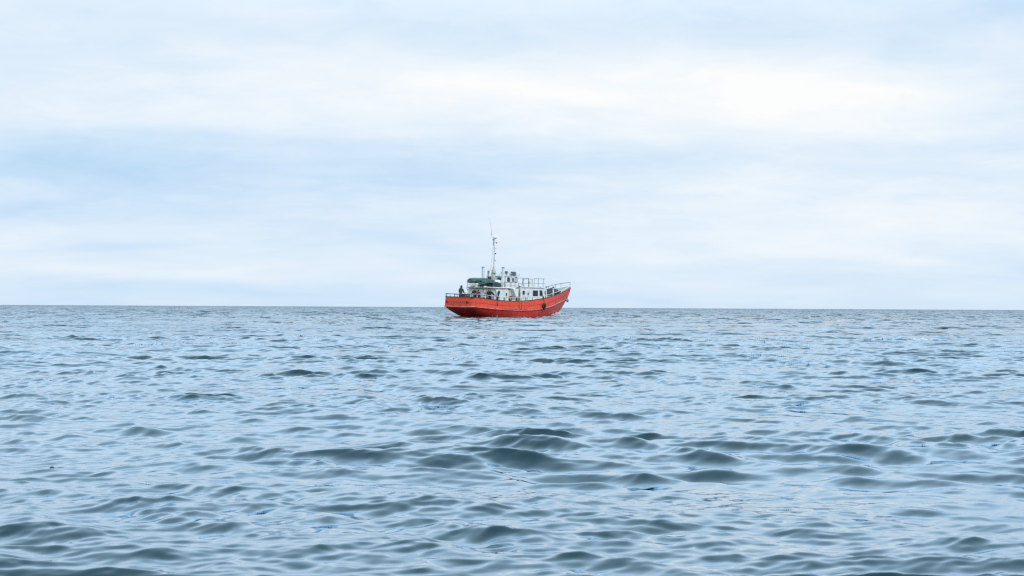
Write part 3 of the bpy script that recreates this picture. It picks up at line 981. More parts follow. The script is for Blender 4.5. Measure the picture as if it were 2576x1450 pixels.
for (x_, y_, z_, rz_, s_, mt_) in ((6.05, 1.0, 4.62, -38, .30, M_BEIGE), (6.0, .42, 4.74, -30, .20, M_BEIGE), (6.35, -1.12, 4.62, 40, .26, M_BEIGE)):
    rot_ = Matrix.Rotation(R(rz_), 3, 'Z')
    fl = MB().box((x_, y_, z_), (.13, s_ * 1.15, s_ * 1.1), rot_).build('floodlight', mt_, boat, bevel=.025)
    MB().box(Vector((x_, y_, z_)) + rot_ @ Vector((-.07, 0, 0)), (.012, s_ * .95, s_ * .9), rot_).build('lamp_glass', M_GREY, fl)
    MB().cyl((x_, y_, 4.25), (x_, y_, z_), .025, seg=8).build('lamp_post', M_DARK, fl)
nav = MB().lathe((6.3, -.55, 4.50), [(.02, 0), (.10, .02), (.11, .06), (.06, .10), (.02, .16)], 10).build('horn', M_DARK, boat, smooth=True)
MB().cyl((6.3, -.55, 4.27), (6.3, -.55, 4.52), .02, seg=6).build('horn_post', M_DARK, nav)

# two square exhaust trunks
for (x_, y_, zb, zt) in ((5.62, 1.38, 3.0, 5.13), (5.33, -1.50, 3.0, 5.11)):
    fu = MB().box((x_, y_, (zb + zt) / 2), (.24, .22, zt - zb)).build('exhaust_trunk', M_WHITE2, boat, bevel=.015)
    MB().box((x_, y_, zt + .035), (.46, .46, .022)).build('cap_plate', M_WHITE2, fu, bevel=.006)
    for sx in (-1, 1):
        MB().cyl((x_ + sx * .08, y_, zt - .01), (x_ + sx * .08, y_, zt + .03), .014, seg=6).build('cap_stud', M_DARK, fu)

# ================================================================== mast
mx = 5.68
mast = MB().tube(catmull([(mx, 0, 3.0), (mx, 0, 3.9), (mx + .01, 0, 4.5), (mx + .01, 0, 5.3), (mx + .03, 0, 6.3), (mx - .01, 0, 7.2), (mx - .03, 0, 7.95)], 5),
                 [.13] * 5 + [.125] * 5 + [.12] * 5 + [.075] * 5 + [.058] * 5 + [.05] * 5 + [.048], 10).build('mast', M_RAILW, boat, smooth=True)
MB().lathe((mx, 0, 3.0), [(.17, 0), (.16, .4), (.14, 1.5), (.13, 1.55)], 12).build('mast_foot', M_WRUST, mast, smooth=True)
MB().lathe((mx, 0, 4.55), [(.20, 0), (.17, .2), (.10, .75), (.07, .8)], 12).build('mast_cone', M_WRUST, mast, smooth=True)
MB().box((mx, 0, 4.56), (.30, .62, .05)).build('crosstree', M_WRUST, mast, bevel=.01)
MB().prism([(-.30, 4.53), (.30, 4.53), (.12, 4.25), (-.12, 4.25)], 'x', mx - .02, mx + .02).build('crosstree_bracket', M_WRUST, mast)
MB().tube([(mx - .15, .22, 3.0), (mx - .13, .2, 4.5)], .035, 8).build('mast_ladder_rail', M_WRUST, mast)
for z_ in np.arange(3.3, 4.5, .28):
    MB().cyl((mx - .14, .21, z_), (mx, .05, z_), .014, seg=6).build('rung', M_WRUST, mast)
MB().lathe((mx - .10, 0, 8.02), [(.05, -.30), (.075, -.12), (.15, -.02), (.155, 0.0)], 14).build('dome_bracket', M_RAILW, mast, smooth=True)
rd = MB().lathe((mx + .06, 0, 8.08), [(.13, 0), (.20, .03), (.205, .09)], 18).build('dome_base', M_GREY, mast, smooth=True)
MB().lathe((mx + .06, 0, 8.15), [(.205, 0), (.21, .05), (.19, .12), (.12, .17), (.01, .185)], 18).build('radar_dome', M_WHITE2, mast, smooth=True)
an_ = MB().tube([(mx - .03, .02, 7.86), (mx - .1, .12, 7.86), (mx - .14, .22, 8.2), (mx - .17, .28, 8.47)], .022, 6).build('antenna_arm', M_RAILW, mast, smooth=True)
MB().lathe((mx - .17, .28, 8.45), [(.055, 0), (.06, .08), (.045, .2), (.045, .36), (.03, .42)], 10).build('antenna_base', M_RAILW, mast, smooth=True)
MB().tube([(mx - .17, .28, 8.8), (mx - .22, .36, 9.4), (mx - .30, .48, 10.15)], [.012, .009, .006], 6).build('whip_antenna', M_GREY, mast, smooth=True)
for z_, m_, r_ in ((7.08, M_RAILW, .05), (6.52, M_DARK, .055), (5.83, M_RAILW, .075)):
    la = MB().lathe((mx + .10, -.10, z_ - .07), [(r_ * .8, 0), (r_, .02), (r_, .13), (r_ * .7, .16)], 10).build('navigation_lamp', m_, mast, smooth=True)
    MB().box((mx + .05, -.05, z_ - .06), (.12, .12, .02), Matrix.Rotation(R(-45), 3, 'Z')).build('lamp_shelf', M_RAILW, mast)
MB().tube([(mx - .03, .06, 7.8), (mx - .1, .4, 4.75)], .008, 6).build('halyard', M_RAILG, mast)
MB().tube([(mx - .02, .0, 5.5), (mx - .06, .04, 5.2), (mx - .05, .03, 4.8)], .04, 8).build('cable_bundle', M_WRUST, mast, smooth=True)

# ================================================================== forward deckhouse
BX0, BX1, BHW, BZ = 7.98, 12.18, 1.74, 3.10
fwd = MB().prism([(BX0, .9), (BX1 + .12, .9), (BX1 + .12, 2.1), (BX1 - .06, BZ), (BX0, BZ)], 'y', -BHW, BHW).build('forward_deckhouse', M_WHITE, boat, bevel=.03)
MB().box(((BX0 + BX1) / 2 + .06, 0, BZ + .035), (BX1 - BX0 + .22, BHW * 2 + .13, .055)).build('deckhouse_roof', M_WHITE2, fwd, bevel=.015)
MB().tube([(BX0 - .02, -BHW - .075, BZ + .03), (BX1 + .18, -BHW - .075, BZ + .03)], .035, 8).build('roof_rim', M_WHITE2, fwd, smooth=True)
MB().tube([(BX0 + .03, -BHW - .02, 1.3), (BX0 + .03, -BHW - .02, BZ)], .085, 10).build('corner_column', M_WHITE2, fwd, smooth=True)
window_y(fwd, 'side_window', 8.33, 8.72, 2.34, 2.76, -BHW, M_GLASS, r=.08, fmat=M_WHITE2, frame=.055)
MB().prism(rounded_rect(8.92, 9.58, 1.05, 2.92, .14), 'y', -BHW, -BHW - .045).build('side_door', M_WHITE, fwd, bevel=.012)
MB().prism(rounded_rect(9.16, 9.35, 2.30, 2.60, .09), 'y', -BHW - .044, -BHW - .055).build('door_window', M_GLASS, fwd)
MB().tube([(9.28, -BHW - .07, 2.33), (9.22, -BHW - .08, 2.1), (9.12, -BHW - .07, 1.95)], .016, 6).build('door_lever', M_DARK, fwd)
MB().box((8.90, -BHW - .03, 1.95), (.06, .05, .4)).build('door_hinge', M_DARK, fwd, bevel=.01)
MB().prism(rounded_rect(8.35, 8.78, 1.95, 2.24, .02), 'y', -BHW, -BHW - .012).build('patched_panel', M_WRUST, fwd)
window_y(fwd, 'large_window', 10.10, 11.0, 2.21, 2.82, -BHW, M_GLASS, r=.02, fmat=M_WHITE2, frame=.05)
window_y(fwd, 'raked_window', 11.27, 11.90, 2.24, 2.84, -BHW, M_GLASS, r=.02, fmat=M_WHITE2, frame=.045, slant=-.16)
for yy in (-1.1, 0, 1.1):
    MB().box((BX1 + .035, yy, 2.62), (.02, .8, .5), Matrix.Rotation(R(-10), 3, 'Y')).build('front_window', M_GLASS, fwd)
# roof railings
rb = lambda p: BZ + .06
railing('roof_railing', [(8.62, -1.62, 3.98), (9.4, -1.62, 3.99), (10.15, -1.62, 4.0)], rb, [.08, 1.1, 2.0], M_RAILG, M_RAILG, r=.022, mids=(.42,))
railing('roof_railing', [(10.42, -1.62, 4.04), (11.3, -1.62, 4.05), (12.4, -1.62, 4.06)], rb, [0.05, .9, 1.7], M_RAILG, M_RAILG, r=.022, mids=(.45,))
railing('roof_railing', [(8.2, -.55, 4.06), (9.9, -.4, 4.07), (11.3, -.3, 4.08)], rb, [.4, 1.1, 2.0], M_RAILG, M_RAILG, r=.022, mids=(.4,))
MB().tube([(8.40, -1.62, 3.16), (8.62, -1.62, 3.98)], .018, 6).build('roof_brace', M_RAILG, boat)
ve = MB().lathe((11.6, -.18, BZ + .06), [(.14, 0), (.13, .3), (.12, .42), (.17, .46), (.18, .56), (.13, .66), (.02, .70)], 14).build('cowl_vent', M_WRUST, boat, smooth=True)
for x_, y_ in ((8.02, -1.62), (11.75, -1.50)):
    dl = MB().lathe((x_, y_, BZ + .06), [(.09, 0), (.09, .06), (.13, .08), (.14, .14), (.10, .21), (.01, .24)], 12).build('deck_lamp', M_WHITE2, boat, smooth=True)
    MB().cyl((x_, y_, BZ + .05), (x_, y_, BZ + .125), .10, seg=12).build('lamp_collar', M_DARK, dl)

# foredeck
for x_, y_ in ((12.72, -1.55), (13.9, -1.62)):
    po = MB().cyl((x_, y_, 1.2), (x_, y_, 3.16), .075, seg=12).build('derrick_post', M_WHITE2, boat, smooth=True)
    MB().lathe((x_, y_, 3.14), [(.11, 0), (.12, .05), (.10, .10), (.03, .12)], 12).build('post_cap', M_DARK, po, smooth=True)
    MB().box((x_ + .01, y_ - .075, 2.95), (.05, .03, .10)).build('cleat', M_DARK, po)
MB().box((13.3, -.6, 2.05), (1.3, 1.5, .5)).build('hatch_coaming', M_GREYW, boat, bevel=.02)
MB().box((13.3, -.6, 2.325), (1.4, 1.6, .04)).build('hatch_cover', M_DECK, boat, bevel=.01)
MB().box((1.55, .95, 1.22), (.8, .8, .2)).build('stern_locker', M_DECK, boat, bevel=.02)

# ================================================================== loose things on the boat
def noise3(p, s=1.0, seed=0.0):
    from mathutils import noise
    return noise.noise(Vector((p[0] * s + seed, p[1] * s - seed, p[2] * s + 2 * seed)))


def inflatable(x0, length, yc, z, half_w, label, roll=0.0, droop=0.0):
    """upturned inflatable dinghy: a tube bent round the bow (which points aft) and the floor cloth over it"""
    e = empty('inflatable_dinghy', on_boat(x0, yc, z) @ Matrix.Rotation(roll, 4, 'X'))
    tag(e, label, 'dinghy', 'green dinghies on the boat deck')
    r = 0.22
    w = half_w - r
    path = []
    for t in np.linspace(length, .75, 6): path.append((t, w, 0))
    for a in np.linspace(90, 270, 15)[1:-1]:
        c_, s_ = math.cos(R(a)), math.sin(R(a))
        path.append((.75 + .75 * c_, w * math.copysign(abs(s_) ** .8, s_), -droop * max(0, -c_) ** 1.5))
    for t in np.linspace(.75, length, 6): path.append((t, -w, 0))
    n = len(path)
    rr = [r * (0.35 if i in (0, n - 1) else 1.0) for i in range(n)]
    tb = MB().tube(path, rr, 14).build('tube', M_GREEN, e, smooth=True)
    tb.modifiers.new('round', 'SUBSURF').levels = 1
    rows = []
    for t in np.linspace(-.08, length - .05, 12):
        f = min(1, math.sqrt(max(0.02, 1 - (1 - min(1, (t + .14) / .62)) ** 2)))
        rows.append([(t, w * 1.15 * f * u, .17 + .10 * (1 - u * u) - droop * max(0, 1 - t / .75) ** 1.5 * .8) for u in np.linspace(-1, 1, 9)])
    MB().grid(rows).build('floor_cloth', M_GREEN, e, smooth=True)
    rope = [(a, b * (1 + r / max(abs(w), .1) * .97) if abs(b) > .05 else b, c - .09) for a, b, c in path[1:-1]]
    rope = [((a - .19 if a < .2 else a), b, c) for a, b, c in rope]
    MB().tube(rope, .013, 6).build('grab_line', M_ROPE, e, smooth=True)
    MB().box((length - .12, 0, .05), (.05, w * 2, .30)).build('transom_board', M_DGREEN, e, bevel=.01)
    return e


inflatable(3.08, 2.75, .95, 3.72, .66, 'dark green upturned inflatable dinghy on the port side of the boat deck', R(4), .10)
inflatable(3.10, 2.35, -.48, 3.50, .66, 'dark green upturned inflatable dinghy with pale grab line beside the mast', R(-14), .10)
# rack the dinghies lie on
rack = empty('dinghy_rack', on_boat(3.6, .3, 3.03))
tag(rack, 'dark steel rack under the two green dinghies', 'rack')
for x_ in (.1, 1.0, 1.8):
    MB().cyl((x_, -1.25, .40), (x_, 1.25, .46), .02, seg=6).build('crossbar', M_DARK, rack)
    for y_ in (-1.2, -.5, .3, 1.2):
        MB().cyl((x_, y_, 0), (x_, y_, .43 + y_ * .02), .018, seg=6).build('leg', M_DARK, rack)

# tarpaulin hanging below the near dinghy
tp = MB()
rows = []
for i, u in enumerate(np.linspace(0, 1, 15)):
    row = []
    for j, v in enumerate(np.linspace(0, 1, 9)):
        x_ = .10 + 1.25 * u; z_ = .55 * (1 - v) * (0.62 + .38 * math.sin(u * 2.2 + .5)) + .02
        y_ = -.22 - .16 * v + .06 * math.sin(u * 17 + v * 2) * (0.3 + v)
        row.append((x_, y_, z_))
    rows.append(row)
for r_ in rows: r_ += [(a, b + .55, c * .9) for a, b, c in r_[::-1]]
tp.grid(rows)
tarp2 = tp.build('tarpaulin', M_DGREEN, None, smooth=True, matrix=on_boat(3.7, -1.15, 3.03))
tag(tarp2, 'black green tarpaulin draped at the boat deck edge below the near dinghy', 'tarpaulin')

# odds and ends under the dinghies
for i, (x_, y_, sx, sy, sz, m_, lb) in enumerate(((3.75, 1.15, .30, .35, .16, M_DECK, 'flat brown fish box under the far dinghy'),
                                                 (3.85, .35, .36, .3, .22, M_GREYW, 'grey fish box under the dinghies near the roof edge'))):
    fb = empty('fish_box', on_boat(x_, y_, 3.03, R(12 * i - 8)))
    tag(fb, lb, 'box')
    for c_, s_ in (((0, 0, .012), (sx, sy, .024)), ((sx / 2, 0, sz / 2), (.02, sy, sz)), ((-sx / 2, 0, sz / 2), (.02, sy, sz)), ((0, sy / 2, sz / 2), (sx, .02, sz)), ((0, -sy / 2, sz / 2), (sx, .02, sz))):
        MB().box(c_, s_).build('box_side' if s_[2] > .03 else 'box_floor', m_, fb, bevel=.005)

# life raft canister in its cradle
lr = empty('life_raft_canister', on_boat(4.92, -1.12, 3.03))
tag(lr, 'white life raft canister in a rusty cradle beside the mast', 'life raft')
MB().lathe((-.46, 0, .53), [(.06, 0), (.20, .03), (.255, .12), (.262, .45), (.275, .455), (.275, .485), (.262, .49), (.255, .80), (.20, .89), (.06, .92)], 20, (1, 0, 0)).build('shell', M_WHITE2, lr, smooth=True)
for x_ in (-.24, .24):
    MB().tube([(x_, .268 * math.cos(a), .53 + .268 * math.sin(a)) for a in np.linspace(0, 2 * math.pi, 20, endpoint=False)], .010, 6, closed=True).build('strap', M_GREY, lr, smooth=True)
    MB().tube([(x_, -.26, .40), (x_, -.16, .26), (x_, .16, .26), (x_, .26, .40)], .02, 6).build('cradle', M_OCHRE, lr)
    for y_ in (-.18, .18):
        MB().cyl((x_ * 1.2, y_ * 1.3, 0), (x_, y_ * .9, .27), .02, seg=6).build('cradle_leg', M_WRUST, lr)

# flags on the halyard
M_FLAG_R = mat('red_bunting', (0.62, 0.03, 0.04), .8, var=.12); M_FLAG_B = mat('blue_bunting', (0.03, 0.06, 0.26), .8, var=.12); M_FLAG_W = mat('white_bunting', (.8, .8, .8), .8, var=.05)
fl = empty('ensign', on_boat(5.62, .07, 7.42))
tag(fl, 'small white blue and red flag hanging limp beside the mast head', 'flag')


def cloth(x0, x1, z0, z1, amp, ph, th=.012):
    m = MB()
    rows = []
    for z_ in np.linspace(z0, z1, 7):
        rows.append([(x_ * .55, .65 * x_ + amp * math.sin(9 * x_ + 5 * z_ + ph), z_ - .10 * abs(x_)) for x_ in np.linspace(x0, x1, 6)] )
    for r_ in rows: r_ += [(a - th, b + th, c) for a, b, c in r_[::-1]]
    return m.grid(rows, close_u=True)


cloth(0, -.01 - .02, .22, .36, .0, 0).build('white_stripe', M_FLAG_W, fl, smooth=True)
cloth(.0, .15, .15, .36, .03, 0).build('blue_stripe', M_FLAG_B, fl, smooth=True)
cloth(.0, .17, -.05, .15, .03, .4).build('red_stripe', M_FLAG_R, fl, smooth=True)
pn = MB()
pn.prism([(.0, .16), (.20, .02), (.14, -.06), (.03, -.02)], 'y', -.012, .012)
pen = pn.build('pennant', M_FLAG_R, None, matrix=on_boat(5.78, -.07, 7.62, R(-35)))
tag(pen, 'small dark red pennant on the bow side of the mast head', 'flag')

# tyre fender on its rope
ty = hull_at(11.3, .35)
tf = empty('tyre_fender', on_boat(ty.x, ty.y - .12, 1.16, R(13)))
tag(tf, 'black tyre fender hung over the starboard bow on a dark rope', 'fender')
prof = []
rows = []
for a in np.linspace(0, 2 * math.pi, 25)[:-1]:
    row = []
    for b in np.linspace(0, 2 * math.pi, 13)[:-1]:
        rr_ = .25 + .085 * math.copysign(abs(math.cos(b)) ** .7, math.cos(b))
        row.append((rr_ * math.cos(a), .085 * math.copysign(abs(math.sin(b)) ** .6, math.sin(b)), rr_ * math.sin(a)))
    rows.append(row)
rows.append(rows[0])
MB().grid(rows, close_u=True).build('tyre', M_BLACK, tf, smooth=True, weld=True)
MB().tube([(0, 0, .29), (.0, -.03, .40), (-.05, .05, .75), (-.10, .12, .98), (-.12, .14, 1.02)], [.03, .03, .035, .05, .04], 8).build('hanging_rope', M_OLDROPE, tf, smooth=True)
MB().tube([(-.14, .12, .88), (-.06, .08, .80), (-.02, .06, .95), (-.12, .12, 1.08), (-.18, .14, .95)], .04, 8).build('rope_knot', M_OLDROPE, tf, smooth=True)

# hook and line over the side by the after house
hk_ = hull_at(3.45, 1.0)
hk = empty('hanging_hook', on_boat(hk_.x, hk_.y - .07, hk_.z - .42))
tag(hk, 'rusty hook on a line hung over the red side below the crew', 'hook')
MB().tube([(0, .02, .85), (0, 0, .45), (0, .0, .05)], .018, 6).build('line', M_OLDROPE, hk)
MB().tube([(0, 0, .10), (.05, 0, .0), (.03, 0, -.10), (-.04, 0, -.10), (-.06, 0, -.03)], .025, 8).build('hook', M_DARK, hk, smooth=True)

# lifebuoy on the house side
M_ORANGE = mat('faded_orange_plastic', (.45, .16, .03), .5, var=.15, grime=(.15, .08, .04), grime_amt=.6)
lb = empty('lifebuoy', on_boat(6.32, -1.80, 1.98))
tag(lb, 'faded orange lifebuoy hung on the white wall below the raked wing', 'lifebuoy')
rows = []
for a in np.linspace(0, 2 * math.pi, 21)[:-1]:
    rows.append([((.21 + .06 * math.cos(b)) * math.cos(a), .06 * math.sin(b), (.21 + .06 * math.cos(b)) * math.sin(a)) for b in np.linspace(0, 2 * math.pi, 11)[:-1]])
rows.append(rows[0])
MB().grid(rows, close_u=True).build('ring', M_ORANGE, lb, smooth=True, weld=True)
for a in (45, 135, 225, 315):
    c_ = Vector((.21 * math.cos(R(a)), 0, .21 * math.sin(R(a))))
    MB().cyl(c_ - Vector((-math.sin(R(a)), 0, math.cos(R(a)))) * .04, c_ + Vector((-math.sin(R(a)), 0, math.cos(R(a)))) * .05, .066, seg=10).build('band', M_DARK, lb)

# black tarpaulin heap on the foredeck
def heap(cx, cy, cz, lx, ly, lz, seed, sub=5):
    m = MB(); m.ball((0, 0, 0), 1.0, sub)
    for v in m.bm.verts:
        d = v.co.normalized()
        f = 1 + .16 * noise3(d, 1.6, seed) + .10 * noise3(d, 3.7, seed + 3) - .07 * abs(noise3(d, 6.5, seed + 9))
        z = d.z
        if z < 0: z *= .25
        # flat facets where the sheet is pulled tight
        q = Vector((abs(d.x) ** .8 * math.copysign(1, d.x), abs(d.y) ** .8 * math.copysign(1, d.y), abs(z) ** .85 * math.copysign(1, z))) * f
        v.co = Vector((q.x * lx + cx, q.y * ly + cy, q.z * lz + cz))
    return m


th_ = empty('tarpaulin_heap', on_boat(16.0, -.05, 2.05))
tag(th_, 'black tarpaulin covering gear heaped on the foredeck', 'tarpaulin')
h1 = heap(-.15, 0, .18, 1.05, .62, .86, 4.2).build('cover', M_TARP, th_, smooth=True)
heap(1.05, -.15, .32, .55, .45, .48, 8.1, 4).build('net_bag', M_TARP, th_, smooth=True)
heap(-.9, -.25, .10, .5, .45, .42, 2.7, 4).build('coiled_net', M_OLDROPE, th_, smooth=True)
# canvas over gear on the forward roof
cv_ = heap(0, 0, 0, .85, .45, .34, 6.6, 4).build('canvas_bundle', mat('grey_canvas', (.50, .50, .48), .8, var=.1, bump=.01), None, smooth=True, matrix=on_boat(9.0, -.7, 3.16, R(-6)))
tag(cv_, 'pale grey canvas bundle lying on the forward deckhouse roof', 'canvas')

# crates, sack, bucket among the crew
ck = empty('wooden_crate', on_boat(2.05, .62, 1.11, R(10)))
tag(ck, 'brown wooden crate standing on the aft deck under a white sack', 'crate')
M_WOOD = mat('brown_crate_wood', (.11, .055, .035), .75, var=.25, bump=.004)
for k in range(7):
    for y_ in (-.26, .26):
        MB().box((0, y_, .10 + .17 * k), (.56, .025, .15)).build('plank', M_WOOD, ck, bevel=.004)
    for x_ in (-.28, .28):
        MB().box((x_, 0, .10 + .17 * k), (.025, .50, .15)).build('plank', M_WOOD, ck, bevel=.004)
for x_ in (-.255, .255):
    for y_ in (-.235, .235):
        MB().box((x_, y_, .60), (.045, .045, 1.19)).build('corner_batten', M_WOOD, ck)
MB().box((0, 0, .03), (.5, .46, .03)).build('crate_floor', M_WOOD, ck)
MB().box((0, 0, 1.205), (.58, .55, .025)).build('lid', M_WOOD, ck)
sk_ = heap(0, 0, .03, .27, .24, .30, 3.3, 4).build('white_sack', mat('white_woven_plastic', (.78, .79, .80), .6, var=.06, bump=.01), None, smooth=True, matrix=on_boat(2.05, .62, 2.34, R(20)))
tag(sk_, 'lumpy white sack lying on the brown crate beside the hooded person', 'sack')
M_TEALP = mat('teal_plastic', (.04, .20, .19), .45, var=.12)
bk = empty('plastic_tub', on_boat(2.85, -1.18, 1.11, R(20)))
tag(bk, 'white plastic tub with a teal panel on the aft deck below the railing', 'tub')
MB().box((0, 0, .50), (.42, .34, 1.0), taper=(1.08, 1.08)).build('body', M_WHITE2, bk, bevel=.03)
MB().box((-.02, -.185, .82), (.26, .02, .20)).build('teal_panel', M_TEALP, bk, bevel=.01)
MB().box((-.225, 0, .82), (.02, .22, .20)).build('teal_panel', M_TEALP, bk, bevel=.01)
MB().box((0, 0, 1.02), (.48, .40, .04)).build('rim', M_WHITE2, bk, bevel=.01)
rl = MB().tube(catmull([(0, 0, 0), (.12, -.02, .55), (.30, -.03, 1.1), (.42, -.02, 1.7)], 4), [.05] + [.085] * 5 + [.10] * 5 + [.09, .05], 10).build('rolled_awning', mat('navy_cloth', (.012, .02, .05), .8, var=.2, bump=.006), None, smooth=True, matrix=on_boat(3.72, -1.92, 1.0, R(0)))
tag(rl, 'navy blue rolled cloth leaning on the starboard corner of the after house', 'rolled cloth')

# ================================================================== crew
def remesh(bm_, voxel, name):
    me = bpy.data.meshes.new('tmp'); bm_.to_mesh(me); bm_.free()
    o = bpy.data.objects.new('tmp', me); COL.objects.link(o)
    md = o.modifiers.new('r', 'REMESH'); md.mode = 'VOXEL'; md.voxel_size = voxel
    s = o.modifiers.new('s', 'SMOOTH'); s.factor = .5; s.iterations = 3
    dg = bpy.context.evaluated_depsgraph_get()
    out = bpy.data.meshes.new_from_object(o.evaluated_get(dg))
    out.name = name
    bpy.data.objects.remove(o, do_unlink=True); bpy.data.meshes.remove(me)
    out.polygons.foreach_set('use_smooth', np.ones(len(out.polygons), dtype=bool))
    return out


def limb(m, pts, rad, seg=12):
    for (a, ra), (b, rb_) in zip(zip(pts, rad), zip(pts[1:], rad[1:])):
        m.cyl(a, b, ra, rb_, seg)
    for a, ra in zip(pts, rad):
        m.ball(a, ra, 2)


SKIN = mat('skin', (.50, .27, .19), .55, var=.08, scale=4)


def person(label, loc, yaw, height, jacket, trousers, arms, lean=0.0, head='hair', hair=(.05, .035, .025), head_yaw=0.0, head_pitch=0.0, hoodup=False, stoop=0.0):
    """figure facing +x; arms = ((elbow, wrist) left, right) in metres from the shoulder of a 1.75 m person"""
    k = height / 1.75
    root = empty('person', on_boat(*loc, yaw) @ Matrix.Scale(k, 4))
    tag(root, label, 'person', 'crew on the aft deck')
    hip = Vector((0, 0, .93))
    L = Matrix.Rotation(lean, 3, 'Y')

    def U(p):      # upper body, bent forward at the hips
        return hip + L @ (Vector(p) - hip)
    sh = [U((0, .185, 1.43)), U((0, -.185, 1.43))]
    neck, chest, waist, hd = U((-.005, 0, 1.50)), U((.0, 0, 1.27)), U((.0, 0, 1.06)), U((.03 + stoop, 0, 1.63 - stoop * .3))
    HR = (Matrix.Rotation(head_yaw, 3, 'Z') @ Matrix.Rotation(lean * .5 + head_pitch, 3, 'Y'))
    EL = [sh[i] + Vector(arms[i][0]) for i in (0, 1)]
    WR = [sh[i] + Vector(arms[i][1]) for i in (0, 1)]
    legs = [[Vector((0, s * .095, .90)), Vector((.02, s * .11, .49)), Vector((-.02, s * .12, .09))] for s in (1, -1)]
    # --- body: one continuous skin surface
    m = MB()
    for i in (0, 1):
        limb(m, legs[i], [.078, .055, .042])
        foot = legs[i][2]
        limb(m, [foot + Vector((-.04, 0, -.04)), foot + Vector((.15, 0, -.055))], [.038, .032])
        limb(m, [sh[i], EL[i], WR[i]], [.052, .042, .030])
        d = (WR[i] - EL[i]).normalized()
        side_ = d.cross(Vector((0, 0, 1)))
        side_ = side_.normalized() if side_.length > .1 else Vector((0, 1, 0))
        palm = WR[i] + d * .07
        m.ball(palm, .045, 2, (1, 1, .55), d.to_track_quat('X', 'Z').to_matrix())
        up_ = side_.cross(d)
        for f, (o_, ln) in enumerate(((-.03, .070), (-.010, .080), (.010, .076), (.029, .060))):
            a = palm + d * .03 + side_ * o_; b = a + d * ln * .55 - up_ * .005; c = b + d * ln * .4 - up_ * .022
            limb(m, [a, b, c], [.0105, .0095, .008], 8)
        ts = -1 if i == 0 else 1
        a = palm - d * .03 + side_ * ts * .035
        limb(m, [a, a + side_ * ts * .03 + d * .025, a + side_ * ts * .035 + d * .06 - up_ * .01], [.013, .011, .009], 8)
    limb(m, [hip + Vector((0, 0, -.02)), waist, chest], [.115, .105, .125])
    for p_, r_ in ((U((0, .09, 1.36)), .095), (U((0, -.09, 1.36)), .095), (hip + Vector((0, .07, -.02)), .10), (hip + Vector((0, -.07, -.02)), .10)):
        m.ball(p_, r_, 2)
    limb(m, [sh[0] + Vector((0, -.03, 0)), neck, sh[1] + Vector((0, .03, 0))], [.06, .062, .06])
    limb(m, [neck, hd + HR @ Vector((-.015, 0, -.05))], [.055, .058])
    m.ball(hd + HR @ Vector((-.012, 0, .03)), .10, 3, (1.0, .80, .98), HR)
    m.ball(hd + HR @ Vector((.022, 0, -.045)), .075, 2, (.92, .80, 1.0), HR)
    m.ball(hd + HR @ Vector((.062, 0, -.095)), .026, 2)
    limb(m, [hd + HR @ Vector((.082, 0, .022)), hd + HR @ Vector((.108, 0, -.024))], [.011, .017], 8)
    for s in (1, -1):
        m.ball(hd + HR @ Vector((-.005, s * .082, -.012)), .026, 2, (.8, .4, 1.2), HR)
    me = remesh(m.bm, .009, 'body')
    me.materials.append(SKIN)
    o = bpy.data.objects.new('body', me); COL.objects.link(o); o.parent = root
    for s in (1, -1):
        MB().ball(hd + HR @ Vector((.080, s * .034, .018)), .011, 2).build('eye', M_BLACK, root, smooth=True)
    MB().ball(hd + HR @ Vector((.090, 0, -.058)), .020, 2, (.45, 1.2, .28), HR).build('mouth', mat('lips', (.30, .10, .09), .5), root, smooth=True)
    # --- clothes follow the same joints
    m = MB()
    for i in (0, 1):
        cuff = WR[i].lerp(EL[i], .10)
        limb(m, [sh[i], EL[i], cuff], [.084, .068, .052])
    limb(m, [hip + Vector((0, 0, -.10)), waist, chest], [.150, .150, .160])
    for p_, r_ in ((U((0, .095, 1.34)), .125), (U((0, -.095, 1.34)), .125), (hip + Vector((0, .06, -.08)), .13), (hip + Vector((0, -.06, -.08)), .13)):
        m.ball(p_, r_, 2)
    limb(m, [sh[0] + Vector((0, -.04, .0)), neck + Vector((0, 0, -.025)), sh[1] + Vector((0, .04, 0))], [.08, .082, .08])
    m.ball(neck + L @ Vector((-.07, 0, .0)), .085, 2, (.8, 1.15, .7))
    me = remesh(m.bm, .014, 'jacket'); me.materials.append(jacket)
    o = bpy.data.objects.new('jacket', me); COL.objects.link(o); o.parent = root
    m = MB()
    for i in (0, 1):
        limb(m, legs[i], [.108, .080, .068])
    limb(m, [hip + Vector((0, .04, -.03)), hip + Vector((0, -.04, -.03))], [.128, .128])
    me = remesh(m.bm, .014, 'trousers'); me.materials.append(trousers)
    o = bpy.data.objects.new('trousers', me); COL.objects.link(o); o.parent = root
    for i in (0, 1):
        m = MB(); ft = legs[i][2]
        limb(m, [ft + Vector((0, 0, .10)), ft + Vector((-.01, 0, -.02))], [.062, .06])
        limb(m, [ft + Vector((-.05, 0, -.035)), ft + Vector((.07, 0, -.04)), ft + Vector((.17, 0, -.045))], [.052, .052, .044])
        me = remesh(m.bm, .014, 'boot'); me.materials.append(M_BLACK)
        o = bpy.data.objects.new('boot', me); COL.objects.link(o); o.parent = root
    # --- hair, hat or hood: a shell open at the face
    def shell(r, col_mat, name, face=.062, low=-.02, point=0.0, wide=1.0):
        m = MB(); m.ball((0, 0, 0), 1.0, 4)
        dele = []
        for v in m.bm.verts:
            d = v.co.copy()
            if (d.x > .45 and d.z < face * 6 and name != 'beanie') or d.z < low:
                dele.append(v)
            pz = point * max(0, d.z) ** 3
            v.co = hd + HR @ (Vector((d.x * r * 1.02 - .012 - pz * .5, d.y * r * .86 * wide, d.z * r + .028 + pz)))
        bmesh.ops.delete(m.bm, geom=dele, context='VERTS')
        o = m.build(name, col_mat, root, smooth=True)
